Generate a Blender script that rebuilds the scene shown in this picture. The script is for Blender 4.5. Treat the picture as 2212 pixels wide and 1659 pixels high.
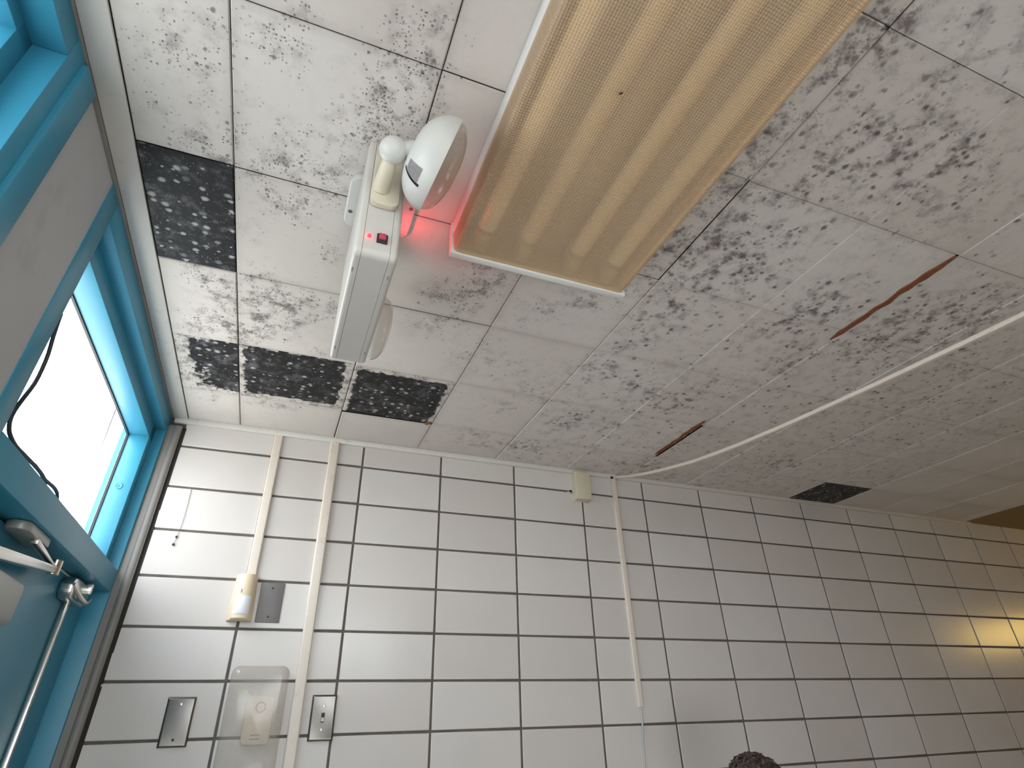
import bpy, bmesh, math, random
from mathutils import Vector, Matrix, Euler
from mathutils import noise as mnoise

for o in list(bpy.data.objects):
    bpy.data.objects.remove(o)
scene = bpy.context.scene
COL = scene.collection
CEIL = 2.45

# ------------------------------------------------------------ camera
cam_data = bpy.data.cameras.new('camera')
cam = bpy.data.objects.new('camera', cam_data)
COL.objects.link(cam)
cam_data.sensor_fit = 'HORIZONTAL'
cam_data.sensor_width = 36.0
cam_data.lens = 1235.64 * 36.0 / 2212.0
cam_data.clip_start = 0.02
RX = Vector((0.9297171912, -0.3674214874, -0.0250478492))
RY = Vector((0.1666397770, 0.4803649027, -0.8610927621))
RZ = Vector((0.3284160911, 0.7963987763, 0.5078305429))
m = Matrix.Identity(4)
for r in range(3):
    m[r][0] = RX[r]; m[r][1] = -RY[r]; m[r][2] = -RZ[r]
m[0][3], m[1][3], m[2][3] = 0.0829, -2.0156, 1.5386
cam.matrix_world = m
scene.camera = cam

# ------------------------------------------------------------ view + world + daylight
scene.view_settings.view_transform = 'Standard'
scene.view_settings.look = 'None'
scene.view_settings.gamma = 1.0
scene.view_settings.use_curve_mapping = False
scene.view_settings.exposure = 0.0
SKY = 11.8
world = bpy.data.worlds.new('overcast_sky'); scene.world = world
world.use_nodes = True
nt = world.node_tree
bg = nt.nodes['Background']
tc = nt.nodes.new('ShaderNodeTexCoord')
sp = nt.nodes.new('ShaderNodeSeparateXYZ')
rp = nt.nodes.new('ShaderNodeValToRGB')
mr = nt.nodes.new('ShaderNodeMapRange')
mr.inputs['From Min'].default_value = -1; mr.inputs['From Max'].default_value = 1
nt.links.new(tc.outputs['Generated'], sp.inputs[0])
nt.links.new(sp.outputs['Z'], mr.inputs['Value'])
nt.links.new(mr.outputs[0], rp.inputs[0])
cr = rp.color_ramp
cr.elements[0].position = 0.0; cr.elements[0].color = (0.62, 0.60, 0.57, 1)
cr.elements[1].position = 1.0; cr.elements[1].color = (0.90, 0.96, 1.05, 1)
e = cr.elements.new(0.485); e.color = (0.66, 0.64, 0.61, 1)
e = cr.elements.new(0.515); e.color = (1.0, 0.985, 0.975, 1)
nt.links.new(rp.outputs[0], bg.inputs[0])
bg.inputs[1].default_value = SKY


def portal(name, loc, sy, sz, rot=(0, -math.pi / 2, 0)):
    d = bpy.data.lights.new(name, 'AREA'); d.shape = 'RECTANGLE'; d.size = sz; d.size_y = sy
    d.cycles.is_portal = True
    o = bpy.data.objects.new(name, d); COL.objects.link(o)
    o.location = loc; o.rotation_euler = rot


portal('daylight_transom', (-0.46, -0.52, 2.17), 1.0, 0.5)
portal('daylight_sidelight', (-0.46, -1.54, 1.65), 0.42, 1.52)
portal('daylight_rear_fill', (0.425, -3.30, 1.255), 2.27, 1.45, (math.pi / 2, 0, 0))  # portal of the added rear window

# ------------------------------------------------------------ mesh helpers


class MB:
    """collects shapes and links them as one mesh object"""

    def __init__(self):
        self.bm = bmesh.new(); self.mi = 0

    def _new(self, before):
        fs = [f for f in self.bm.faces if f not in before]
        for f in fs:
            f.material_index = self.mi
        return fs

    def box(self, x0, x1, y0, y1, z0, z1, bevel=0.0, seg=2):
        before = set(self.bm.faces)
        r = bmesh.ops.create_cube(self.bm, size=1)
        vs = r['verts']
        for v in vs:
            v.co = Vector(((x0 + x1) / 2 + v.co.x * (x1 - x0), (y0 + y1) / 2 + v.co.y * (y1 - y0), (z0 + z1) / 2 + v.co.z * (z1 - z0)))
        if bevel > 0:
            es = list({e for v in vs for e in v.link_edges})
            bmesh.ops.bevel(self.bm, geom=es, offset=bevel, segments=seg, affect='EDGES', profile=0.5)
        self._new(before); return self

    def prism(self, pts, d, bevel=0.0, seg=2):
        """extrude polygon pts (Vectors) by vector d"""
        before = set(self.bm.faces)
        vs = [self.bm.verts.new(p) for p in pts]
        f = self.bm.faces.new(vs)
        r = bmesh.ops.extrude_face_region(self.bm, geom=[f])
        nv = [v for v in r['geom'] if isinstance(v, bmesh.types.BMVert)]
        for v in nv:
            v.co += Vector(d)
        allf = [f for f in self.bm.faces if f not in before]
        bmesh.ops.recalc_face_normals(self.bm, faces=allf)
        if bevel > 0:
            es = list({e for v in vs + nv for e in v.link_edges})
            bmesh.ops.bevel(self.bm, geom=es, offset=bevel, segments=seg, affect='EDGES', profile=0.5)
        self._new(before); return self

    def tube(self, pts, rad, seg=12, caps=True):
        before = set(self.bm.faces)
        pts = [Vector(p) for p in pts]
        n = len(pts)
        rs = rad if isinstance(rad, (list, tuple)) else [rad] * n
        t0 = (pts[1] - pts[0]).normalized()
        up = Vector((0, 0, 1)) if abs(t0.z) < 0.9 else Vector((1, 0, 0))
        a = t0.cross(up).normalized()
        rings = []
        for i in range(n):
            t = (pts[min(i + 1, n - 1)] - pts[max(i - 1, 0)]).normalized()
            a = (a - t * a.dot(t)).normalized(); b = t.cross(a)
            rings.append([self.bm.verts.new(pts[i] + (a * math.cos(k * 2 * math.pi / seg) + b * math.sin(k * 2 * math.pi / seg)) * rs[i]) for k in range(seg)])
        for i in range(n - 1):
            for k in range(seg):
                self.bm.faces.new((rings[i][k], rings[i][(k + 1) % seg], rings[i + 1][(k + 1) % seg], rings[i + 1][k]))
        if caps:
            self.bm.faces.new(rings[0][::-1]); self.bm.faces.new(rings[-1])
        fs = [f for f in self.bm.faces if f not in before]
        bmesh.ops.recalc_face_normals(self.bm, faces=fs)
        self._new(before); return self

    def lathe(self, prof, origin, axis, seg=40, closed=False):
        """prof: list of (distance along axis, radius)"""
        before = set(self.bm.faces)
        o = Vector(origin); ax = Vector(axis).normalized()
        up = Vector((0, 0, 1)) if abs(ax.z) < 0.9 else Vector((1, 0, 0))
        a = ax.cross(up).normalized(); b = ax.cross(a)
        rings = []
        for h, r in prof:
            if r < 1e-6:
                rings.append([self.bm.verts.new(o + ax * h)])
            else:
                rings.append([self.bm.verts.new(o + ax * h + (a * math.cos(k * 2 * math.pi / seg) + b * math.sin(k * 2 * math.pi / seg)) * r) for k in range(seg)])
        for i in range(len(rings) - 1):
            A, B = rings[i], rings[i + 1]
            for k in range(seg):
                k2 = (k + 1) % seg
                if len(A) == 1 and len(B) == 1: continue
                if len(A) == 1: self.bm.faces.new((A[0], B[k], B[k2]))
                elif len(B) == 1: self.bm.faces.new((A[k], A[k2], B[0]))
                else: self.bm.faces.new((A[k], A[k2], B[k2], B[k]))
        fs = [f for f in self.bm.faces if f not in before]
        bmesh.ops.recalc_face_normals(self.bm, faces=fs)
        self._new(before); return self

    def sphere(self, c, r, seg=24, rings=14, scale=(1, 1, 1)):
        before = set(self.bm.faces)
        q = bmesh.ops.create_uvsphere(self.bm, u_segments=seg, v_segments=rings, radius=r)
        for v in q['verts']:
            v.co = Vector((v.co.x * scale[0], v.co.y * scale[1], v.co.z * scale[2])) + Vector(c)
        self._new(before); return self

    def build(self, name, mats, parent=None, smooth=True, angle=35):
        if not isinstance(mats, (list, tuple)): mats = [mats]
        if parent is not None and not parent.get('_local'):
            bmesh.ops.translate(self.bm, verts=self.bm.verts, vec=-Vector(parent['_o']))
        me = bpy.data.meshes.new(name)
        self.bm.to_mesh(me); self.bm.free()
        for mm in mats: me.materials.append(mm)
        if smooth:
            for p in me.polygons: p.use_smooth = True
            try: me.set_sharp_from_angle(angle=math.radians(angle))
            except Exception: pass
        o = bpy.data.objects.new(name, me); COL.objects.link(o)
        if parent is not None: o.parent = parent
        o['_o'] = tuple(parent['_o']) if parent is not None else (0, 0, 0)
        if parent is not None and parent.get('_local'): o['_local'] = 1
        return o


def rrect(w, h, r, n=5):
    pts = []
    for cx, cy, a0 in ((w / 2 - r, h / 2 - r, 0), (-w / 2 + r, h / 2 - r, 90), (-w / 2 + r, -h / 2 + r, 180), (w / 2 - r, -h / 2 + r, 270)):
        for k in range(n + 1):
            a = math.radians(a0 + 90 * k / n)
            pts.append((cx + r * math.cos(a), cy + r * math.sin(a)))
    return pts


def root(name, loc, label=None, cat=None, group=None, kind=None, rot=None, local=False):
    o = bpy.data.objects.new(name, None); COL.objects.link(o)
    o.location = loc; o.empty_display_size = 0.05
    o['_o'] = tuple(loc)
    if rot: o.rotation_euler = rot
    if local: o['_local'] = 1
    if label: o['label'] = label
    if cat: o['category'] = cat
    if group: o['group'] = group
    if kind: o['kind'] = kind
    return o


def tag(o, label=None, cat=None, group=None, kind=None):
    if label: o['label'] = label
    if cat: o['category'] = cat
    if group: o['group'] = group
    if kind: o['kind'] = kind
    return o


# ------------------------------------------------------------ materials
def newmat(name):
    mt = bpy.data.materials.new(name); mt.use_nodes = True
    n = mt.node_tree
    return mt, n, n.nodes['Principled BSDF']


def N(n, typ, **kw):
    x = n.nodes.new(typ)
    for k, v in kw.items():
        setattr(x, k, v)
    return x


def math_(n, op, a, b=None, c=None, clamp=False):
    x = N(n, 'ShaderNodeMath', operation=op, use_clamp=clamp)
    for i, v in enumerate((a, b, c)):
        if v is None: continue
        if isinstance(v, (int, float)): x.inputs[i].default_value = v
        else: n.links.new(v, x.inputs[i])
    return x.outputs[0]


def mixc(n, fac, a, b, blend='MIX'):
    x = N(n, 'ShaderNodeMix', data_type='RGBA', blend_type=blend)
    for idx, v in ((0, fac), (6, a), (7, b)):
        if isinstance(v, (int, float)): x.inputs[idx].default_value = v
        elif isinstance(v, tuple): x.inputs[idx].default_value = (v[0], v[1], v[2], 1)
        else: n.links.new(v, x.inputs[idx])
    return x.outputs[2]


def maprange(n, v, a, b, c=0.0, d=1.0, smooth=True):
    x = N(n, 'ShaderNodeMapRange', interpolation_type='SMOOTHSTEP' if smooth else 'LINEAR')
    for i, q in enumerate((v, a, b, c, d)):
        if isinstance(q, (int, float)): x.inputs[i].default_value = q
        else: n.links.new(q, x.inputs[i])
    return x.outputs[0]


def bump(n, h, strength, dist, bsdf):
    b = N(n, 'ShaderNodeBump'); b.inputs['Strength'].default_value = strength; b.inputs['Distance'].default_value = dist
    n.links.new(h, b.inputs['Height']); n.links.new(b.outputs[0], bsdf.inputs['Normal'])


def noise(n, vec, scale, detail=3.0, rough=0.5):
    x = N(n, 'ShaderNodeTexNoise'); x.inputs['Scale'].default_value = scale
    x.inputs['Detail'].default_value = detail; x.inputs['Roughness'].default_value = rough
    if vec is not None: n.links.new(vec, x.inputs['Vector'])
    return x


def simple(name, col, rough=0.5, metal=0.0, var=0.06, nscale=25.0, bumps=0.0, spec=0.5, wear=None):
    mt, n, p = newmat(name)
    tcx = N(n, 'ShaderNodeTexCoord')
    nz = noise(n, tcx.outputs['Object'], nscale, 4)
    c1 = tuple(max(0, c * (1 - var)) for c in col); c2 = tuple(min(1, c * (1 + var)) for c in col)
    cc = mixc(n, nz.outputs[0], c1, c2)
    if wear:
        nz2 = noise(n, tcx.outputs['Object'], wear[1], 5, 0.65)
        cc = mixc(n, math_(n, 'MULTIPLY', maprange(n, nz2.outputs[0], 0.55, 0.72), wear[2]), cc, wear[0])
    n.links.new(cc, p.inputs['Base Color'])
    p.inputs['Roughness'].default_value = rough; p.inputs['Metallic'].default_value = metal
    p.inputs['Specular IOR Level'].default_value = spec
    if bumps: bump(n, nz.outputs[0], bumps, 0.002, p)
    return mt


def emit(name, col, s):
    mt, n, p = newmat(name)
    p.inputs['Base Color'].default_value = (*col, 1)
    p.inputs['Emission Color'].default_value = (*col, 1)
    p.inputs['Emission Strength'].default_value = s
    return mt


def glass(name, tint, gloss=1.0, rough=0.02, base=0.0, basecol=(0.8, 0.8, 0.8), bscale=0, bstr=0.0):
    """thin clear sheet: transparent + fresnel gloss (+ a little cloudiness)"""
    mt = bpy.data.materials.new(name); mt.use_nodes = True
    n = mt.node_tree; n.nodes.remove(n.nodes['Principled BSDF'])
    out = n.nodes['Material Output']
    tr = N(n, 'ShaderNodeBsdfTransparent'); tr.inputs[0].default_value = (*tint, 1)
    gl = N(n, 'ShaderNodeBsdfGlossy'); gl.inputs[0].default_value = (1, 1, 1, 1); gl.inputs['Roughness'].default_value = rough
    lw = N(n, 'ShaderNodeLayerWeight'); lw.inputs[0].default_value = 0.5
    fr = math_(n, 'MULTIPLY_ADD', math_(n, 'POWER', lw.outputs['Facing'], 5.0), 0.9, 0.035)
    mx = N(n, 'ShaderNodeMixShader')
    n.links.new(math_(n, 'MULTIPLY', fr, gloss), mx.inputs[0])
    n.links.new(tr.outputs[0], mx.inputs[1]); n.links.new(gl.outputs[0], mx.inputs[2])
    last = mx.outputs[0]
    if base > 0:
        df = N(n, 'ShaderNodeBsdfDiffuse'); df.inputs[0].default_value = (*basecol, 1)
        tcx = N(n, 'ShaderNodeTexCoord')
        nz = noise(n, tcx.outputs['Object'], 18, 4)
        m2 = N(n, 'ShaderNodeMixShader')
        n.links.new(math_(n, 'MULTIPLY', maprange(n, nz.outputs[0], 0.2, 0.8, 0.75, 1.2), base), m2.inputs[0])
        n.links.new(last, m2.inputs[1]); n.links.new(df.outputs[0], m2.inputs[2]); last = m2.outputs[0]
    n.links.new(last, out.inputs[0])
    return mt


M = {}
M['blue'] = simple('teal_blue_paint', (0.035, 0.235, 0.36), 0.38, var=0.08, nscale=14, bumps=0.03)
M['white_enamel'] = simple('white_enamel', (0.80, 0.80, 0.80), 0.35, var=0.03)
M['white_plastic'] = simple('white_plastic', (0.56, 0.56, 0.54), 0.4, var=0.03)
M['ivory'] = simple('ivory_plastic', (0.53, 0.51, 0.48), 0.42, var=0.03)
M['cream'] = simple('cream_plastic', (0.57, 0.52, 0.41), 0.42, var=0.04)
M['beige'] = simple('beige_plastic', (0.72, 0.60, 0.44), 0.45, var=0.04)
M['raceway'] = simple('raceway_plastic', (0.67, 0.60, 0.535), 0.45, var=0.05, nscale=12, wear=((0.45, 0.36, 0.25), 30, 0.25))
M['lensfab'] = simple('sensor_window_plastic', (0.76, 0.80, 0.84), 0.35, var=0.02)
M['steel'] = simple('brushed_steel', (0.21, 0.20, 0.19), 0.30, 1.0, var=0.08, nscale=60)
M['steel_dull'] = simple('dull_grey_metal', (0.17, 0.16, 0.16), 0.5, 0.6, var=0.06)
M['chrome'] = simple('satin_chrome', (0.62, 0.61, 0.58), 0.25, 1.0, var=0.06)
M['alu'] = simple('grey_aluminium_paint', (0.33, 0.34, 0.33), 0.4, 0.3, var=0.05)
M['black'] = simple('black_plastic', (0.012, 0.012, 0.013), 0.5)
M['dark'] = simple('dark_void', (0.02, 0.018, 0.016), 0.9)
M['rubber'] = simple('black_cable_rubber', (0.02, 0.022, 0.025), 0.55)
M['red'] = simple('red_switch_plastic', (0.45, 0.05, 0.09), 0.35)
M['pier'] = simple('grey_white_wall_paint', (0.42, 0.42, 0.43), 0.6, var=0.05, nscale=6, wear=((0.22, 0.21, 0.22), 9, 0.25))
M['bullnose'] = simple('grey_bullnose', (0.20, 0.19, 0.18), 0.5, var=0.12, nscale=10)
M['trimw'] = simple('white_trim_paint', (0.58, 0.56, 0.53), 0.5, var=0.04, nscale=12, wear=((0.30, 0.27, 0.24), 25, 0.25))
M['room'] = simple('painted_plaster', (0.50, 0.43, 0.35), 0.7, var=0.05, nscale=4)
M['tan'] = simple('warm_dim_plaster', (0.22, 0.15, 0.07), 0.7, var=0.06, nscale=4)  # dark brown carries the dim warm light of the far end
M['cord'] = simple('grey_cord', (0.45, 0.46, 0.48), 0.5)
M['unit'] = simple('pinkish_beige_plastic', (0.66, 0.56, 0.47), 0.45, var=0.03)
M['pan_shade'] = simple('shaded_enamel', (0.40, 0.31, 0.22), 0.6, var=0.08)  # shade behind the lens put into the interior enamel colour
M['paper'] = simple('silver_label', (0.42, 0.40, 0.40), 0.5, var=0.35, nscale=220)
M['ink'] = simple('grey_print', (0.30, 0.27, 0.24), 0.6)
M['bug'] = simple('dead_insect_brown', (0.05, 0.02, 0.012), 0.6)
M['glass'] = glass('window_glass', (0.96, 0.98, 0.98), 1.0, 0.03)
M['glass2'] = glass('dimming_window_glass', (0.80, 0.83, 0.85), 1.0, 0.03)  # tint added to dim the daylight coming through the sidelight
M['lampglass'] = glass('lamp_lens_glass', (0.88, 0.86, 0.83), 1.3, 0.08, 0.05, (0.5, 0.45, 0.38))
M['cover'] = glass('cloudy_clear_plastic', (0.96, 0.95, 0.92), 0.8, 0.12, 0.30, (0.56, 0.53, 0.48))
M['led'] = emit('red_led', (1.0, 0.012, 0.02), 9)
M['warm'] = emit('warm_lamp_glow', (1.0, 0.66, 0.17), 11)
M['tube'] = simple('fluorescent_tube_white', (0.90, 0.88, 0.85), 0.3, var=0.01)
M['reflector'] = simple('lamp_reflector', (0.75, 0.72, 0.68), 0.18, 1.0, var=0.02)


def mat_floor():
    mt, n, p = newmat('floor_tile')
    tcx = N(n, 'ShaderNodeTexCoord')
    b = N(n, 'ShaderNodeTexBrick'); b.offset = 0.0
    b.inputs['Scale'].default_value = 1.0
    b.inputs['Brick Width'].default_value = 0.3; b.inputs['Row Height'].default_value = 0.3
    b.inputs['Mortar Size'].default_value = 0.003
    b.inputs['Color1'].default_value = (0.60, 0.52, 0.45, 1); b.inputs['Color2'].default_value = (0.56, 0.485, 0.42, 1)
    b.inputs['Mortar'].default_value = (0.12, 0.11, 0.10, 1)
    n.links.new(tcx.outputs['Object'], b.inputs['Vector'])
    n.links.new(b.outputs[0], p.inputs['Base Color']); p.inputs['Roughness'].default_value = 0.45
    return mt


M['floor'] = mat_floor()


def mat_glazed():
    mt, n, p = newmat('glazed_block_tile')
    tcx = N(n, 'ShaderNodeTexCoord')
    at = N(n, 'ShaderNodeAttribute', attribute_name='tone')
    nz = noise(n, tcx.outputs['Object'], 5, 4)
    base = mixc(n, at.outputs['Fac'], (0.56, 0.525, 0.505), (0.61, 0.585, 0.57))
    base = mixc(n, math_(n, 'MULTIPLY', maprange(n, nz.outputs[0], 0.45, 0.75), 0.18), base, (0.47, 0.45, 0.42))
    n.links.new(base, p.inputs['Base Color'])
    p.inputs['Roughness'].default_value = 0.21
    p.inputs['Specular IOR Level'].default_value = 0.3
    nz2 = noise(n, tcx.outputs['Object'], 40, 2)
    bump(n, nz2.outputs[0], 0.06, 0.001, p)
    return mt


M['glazed'] = mat_glazed()
M['mortar'] = simple('grey_brown_mortar', (0.105, 0.09, 0.08), 0.85, var=0.35, nscale=40, bumps=0.4)


def mat_ceiling():
    mt, n, p = newmat('mouldy_ceiling_tile')
    tcx = N(n, 'ShaderNodeTexCoord'); V = tcx.outputs['Object']
    A = lambda nm: N(n, 'ShaderNodeAttribute', attribute_name=nm).outputs['Fac']
    mold, black, big, tone, edge = A('mold'), A('black'), A('coarse'), A('tone'), A('edge')
    warpn = noise(n, V, 60, 2)
    wv = N(n, 'ShaderNodeVectorMath', operation='MULTIPLY_ADD')
    n.links.new(warpn.outputs['Color'], wv.inputs[0]); wv.inputs[1].default_value = (0.007, 0.007, 0); n.links.new(V, wv.inputs[2])

    def spots(scale, rmin, rmax, soft, stretch=1.0):
        mp = N(n, 'ShaderNodeMapping'); mp.inputs['Scale'].default_value = (scale, scale * stretch, 0)
        n.links.new(wv.outputs[0], mp.inputs[0])
        vo = N(n, 'ShaderNodeTexVoronoi', voronoi_dimensions='2D'); vo.inputs['Scale'].default_value = 1.0
        n.links.new(mp.outputs[0], vo.inputs['Vector'])
        sc = N(n, 'ShaderNodeSeparateColor'); n.links.new(vo.outputs['Color'], sc.inputs[0])
        rad = math_(n, 'MULTIPLY_ADD', sc.outputs[1], rmax - rmin, rmin)
        inner = math_(n, 'MULTIPLY', rad, soft)
        m_ = maprange(n, vo.outputs['Distance'], inner, rad, 1.0, 0.0)
        return m_, sc.outputs[0], sc.outputs[2]

    patch = noise(n, V, 22, 4, 0.6)
    pm = maprange(n, patch.outputs[0], 0.38, 0.62, 0.08, 1.35)
    dens = math_(n, 'MULTIPLY', mold, pm)
    s1, r1, b1 = spots(150, 0.16, 0.42, 0.35)
    s2, r2, b2 = spots(72, 0.16, 0.44, 0.3)
    s3, r3, b3 = spots(44, 0.22, 0.46, 0.3)
    fine = math_(n, 'MULTIPLY', s1, maprange(n, math_(n, 'SUBTRACT', dens, r1), -0.02, 0.1))
    fine = math_(n, 'MULTIPLY', fine, math_(n, 'MULTIPLY_ADD', b1, 0.6, 0.4))
    fine = math_(n, 'MULTIPLY', fine, maprange(n, big, 0.0, 1.0, 1.0, 0.25, False))
    med = math_(n, 'MULTIPLY', s2, maprange(n, math_(n, 'SUBTRACT', math_(n, 'MULTIPLY', dens, 0.75), r2), -0.02, 0.1))
    med = math_(n, 'MULTIPLY', math_(n, 'MULTIPLY', med, math_(n, 'MULTIPLY_ADD', b2, 0.65, 0.3)), maprange(n, big, 0.0, 1.0, 1.0, 0.55, False))
    crs = math_(n, 'MULTIPLY', s3, maprange(n, math_(n, 'SUBTRACT', math_(n, 'MULTIPLY', dens, 0.8), r3), -0.02, 0.15))
    crs = math_(n, 'MULTIPLY', math_(n, 'MULTIPLY', crs, big), math_(n, 'MULTIPLY_ADD', b3, 0.55, 0.55))
    smoke_n = noise(n, V, 34, 5, 0.6)
    smoke = math_(n, 'MULTIPLY', maprange(n, smoke_n.outputs[0], 0.40, 0.66), math_(n, 'MULTIPLY', dens, 0.75), clamp=True)
    broad = noise(n, V, 6, 4, 0.6)
    base = mixc(n, tone, (0.61, 0.565, 0.53), (0.665, 0.63, 0.60))
    base = mixc(n, math_(n, 'MULTIPLY', maprange(n, broad.outputs[0], 0.48, 0.75), 0.30), base, (0.47, 0.435, 0.40))
    base = mixc(n, math_(n, 'MULTIPLY', edge, 0.35), base, (0.30, 0.27, 0.23))
    base = mixc(n, smoke, base, (0.225, 0.195, 0.19))
    hue = noise(n, V, 9, 2)
    dcol = mixc(n, maprange(n, hue.outputs[0], 0.35, 0.65), (0.05, 0.045, 0.035), (0.075, 0.062, 0.062))
    base = mixc(n, math_(n, 'MULTIPLY', crs, 0.85, clamp=True), base, mixc(n, 0.35, dcol, (0.2, 0.18, 0.17)))
    base = mixc(n, math_(n, 'MULTIPLY', med, 0.80, clamp=True), base, dcol)
    base = mixc(n, math_(n, 'MULTIPLY', fine, 0.9, clamp=True), base, (0.035, 0.03, 0.028))
    # dense black colonies
    bn = noise(n, V, 48, 4, 0.6)
    bmask = maprange(n, math_(n, 'ADD', black, math_(n, 'MULTIPLY_ADD', bn.outputs[0], 1.3, -0.65)), 0.42, 0.58)
    b4, q4, w4 = spots(42, 0.12, 0.44, 0.3, 1.15)
    b5, q5, w5 = spots(190, 0.1, 0.4, 0.3)
    grey = noise(n, V, 30, 5, 0.7)
    bcol = mixc(n, maprange(n, grey.outputs[0], 0.46, 0.80), (0.006, 0.006, 0.007), (0.14, 0.135, 0.145))
    bcol = mixc(n, math_(n, 'MULTIPLY', math_(n, 'MULTIPLY', b4, maprange(n, q4, 0.50, 0.8)), 0.8), bcol, (0.52, 0.51, 0.52))
    bcol = mixc(n, math_(n, 'MULTIPLY', math_(n, 'MULTIPLY', b5, maprange(n, q5, 0.8, 0.95)), 0.5), bcol, (0.45, 0.44, 0.45))
    base = mixc(n, bmask, base, bcol)
    n.links.new(base, p.inputs['Base Color'])
    p.inputs['Roughness'].default_value = 0.55
    p.inputs['Specular IOR Level'].default_value = 0.3
    fb = noise(n, V, 90, 3)
    bump(n, fb.outputs[0], 0.10, 0.001, p)
    return mt


M['ceil'] = mat_ceiling()


def mat_rust():
    mt, n, p = newmat('rusty_runner')
    tcx = N(n, 'ShaderNodeTexCoord')
    nz = noise(n, tcx.outputs['Object'], 45, 5, 0.7)
    n.links.new(mixc(n, nz.outputs[0], (0.10, 0.03, 0.014), (0.30, 0.11, 0.045)), p.inputs['Base Color'])
    p.inputs['Roughness'].default_value = 0.85
    bump(n, nz.outputs[0], 0.5, 0.002, p)
    return mt


M['rust'] = mat_rust()


def mat_lens():
    """yellowed prismatic acrylic: see-through mixed with a glossy embossed skin"""
    mt, n, p = newmat('yellowed_prismatic_acrylic')
    out = n.nodes['Material Output']
    tcx = N(n, 'ShaderNodeTexCoord')
    mp = N(n, 'ShaderNodeMapping'); mp.inputs['Rotation'].default_value = (0, 0, math.radians(45)); mp.inputs['Scale'].default_value = (150, 150, 150)
    n.links.new(tcx.outputs['Object'], mp.inputs[0])
    sx = N(n, 'ShaderNodeSeparateXYZ'); n.links.new(mp.outputs[0], sx.inputs[0])
    h = math_(n, 'MULTIPLY', math_(n, 'SINE', math_(n, 'MULTIPLY', sx.outputs[0], 6.2832)), math_(n, 'SINE', math_(n, 'MULTIPLY', sx.outputs[1], 6.2832)))
    nz = noise(n, tcx.outputs['Object'], 5, 4)
    n.links.new(mixc(n, nz.outputs[0], (0.72, 0.52, 0.34), (0.84, 0.64, 0.45)), p.inputs['Base Color'])
    p.inputs['Roughness'].default_value = 0.30
    bump(n, h, 0.55, 0.0012, p)
    tr = N(n, 'ShaderNodeBsdfTransparent'); tr.inputs[0].default_value = (0.98, 0.84, 0.62, 1)
    mx = N(n, 'ShaderNodeMixShader'); mx.inputs[0].default_value = 0.46
    n.links.new(p.outputs[0], mx.inputs[1]); n.links.new(tr.outputs[0], mx.inputs[2])
    n.links.new(mx.outputs[0], out.inputs[0])
    return mt


M['lens'] = mat_lens()


def mat_hair():
    mt, n, p = newmat('dark_brown_hair')
    tcx = N(n, 'ShaderNodeTexCoord')
    mp = N(n, 'ShaderNodeMapping'); mp.inputs['Scale'].default_value = (160, 160, 12)
    n.links.new(tcx.outputs['Object'], mp.inputs[0])
    nz = noise(n, mp.outputs[0], 1.0, 4, 0.7)
    n.links.new(mixc(n, maprange(n, nz.outputs[0], 0.4, 0.7), (0.03, 0.021, 0.02), (0.13, 0.09, 0.08)), p.inputs['Base Color'])
    p.inputs['Roughness'].default_value = 0.5
    bump(n, nz.outputs[0], 0.6, 0.003, p)
    return mt


M['hair'] = mat_hair()
M['skin'] = simple('skin', (0.50, 0.30, 0.22), 0.5, var=0.05, nscale=30)
M['shirt'] = simple('navy_cotton', (0.05, 0.06, 0.10), 0.85, var=0.12, nscale=60, bumps=0.2)
M['jeans'] = simple('dark_denim', (0.04, 0.05, 0.09), 0.85, var=0.2, nscale=90, bumps=0.2)
M['shoe'] = simple('dark_shoe', (0.03, 0.03, 0.03), 0.6)

# ------------------------------------------------------------ room shell
X1 = 5.3; Y1 = -3.15
# tiled wall: individual glazed blocks bedded in mortar (one wall)
COLX = [-0.305, 0.0016, 0.3117, 0.6079, 0.9119, 1.2154, 1.5184, 1.8235, 2.1283, 2.4375, 2.7474, 3.0557, 3.3673]
while COLX[-1] < X1: COLX.append(COLX[-1] + 0.3075)
H1 = 2.3557
ROWZ = [2.470, H1 - 0.0017, H1 - 0.1411, H1 - 0.2792, H1 - 0.4178, H1 - 0.5582, H1 - 0.6979, H1 - 0.8380, H1 - 0.9832]
while ROWZ[-1] > 0.05: ROWZ.append(ROWZ[-1] - 0.1405)
rng = random.Random(4)
bm = bmesh.new()
tone = bm.faces.layers.float.new('tone_f')
J = 0.0036
for i in range(len(COLX) - 1):
    for j in range(len(ROWZ) - 1):
        x0, x1 = COLX[i] + J, COLX[i + 1] - J
        z1, z0 = ROWZ[j] - J, ROWZ[j + 1] + J
        if i == 0: x0 = -0.282 - 0.027 * (CEIL - (z0 + z1) / 2)
        if z0 < 0: z0 = 0.0
        b = 0.0022
        tx, tz = rng.uniform(-0.004, 0.004), rng.uniform(-0.004, 0.004)
        t = rng.random()
        rings = []
        for (dx, y) in ((0, 0.012), (0, 0.0022), (b * 0.35, 0.0006), (b, 0.0)):
            ring = []
            for (xx, zz) in ((x0 + dx, z0 + dx), (x1 - dx, z0 + dx), (x1 - dx, z1 - dx), (x0 + dx, z1 - dx)):
                yy = y + (tx * (xx - (x0 + x1) / 2) + tz * (zz - (z0 + z1) / 2) if y < 0.01 else 0)
                ring.append(bm.verts.new((xx, yy, zz)))
            rings.append(ring)
        for r in range(3):
            for k in range(4):
                f = bm.faces.new((rings[r][k], rings[r][(k + 1) % 4], rings[r + 1][(k + 1) % 4], rings[r + 1][k])); f[tone] = t
                f.smooth = r > 0
        f = bm.faces.new(rings[3]); f[tone] = t
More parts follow.
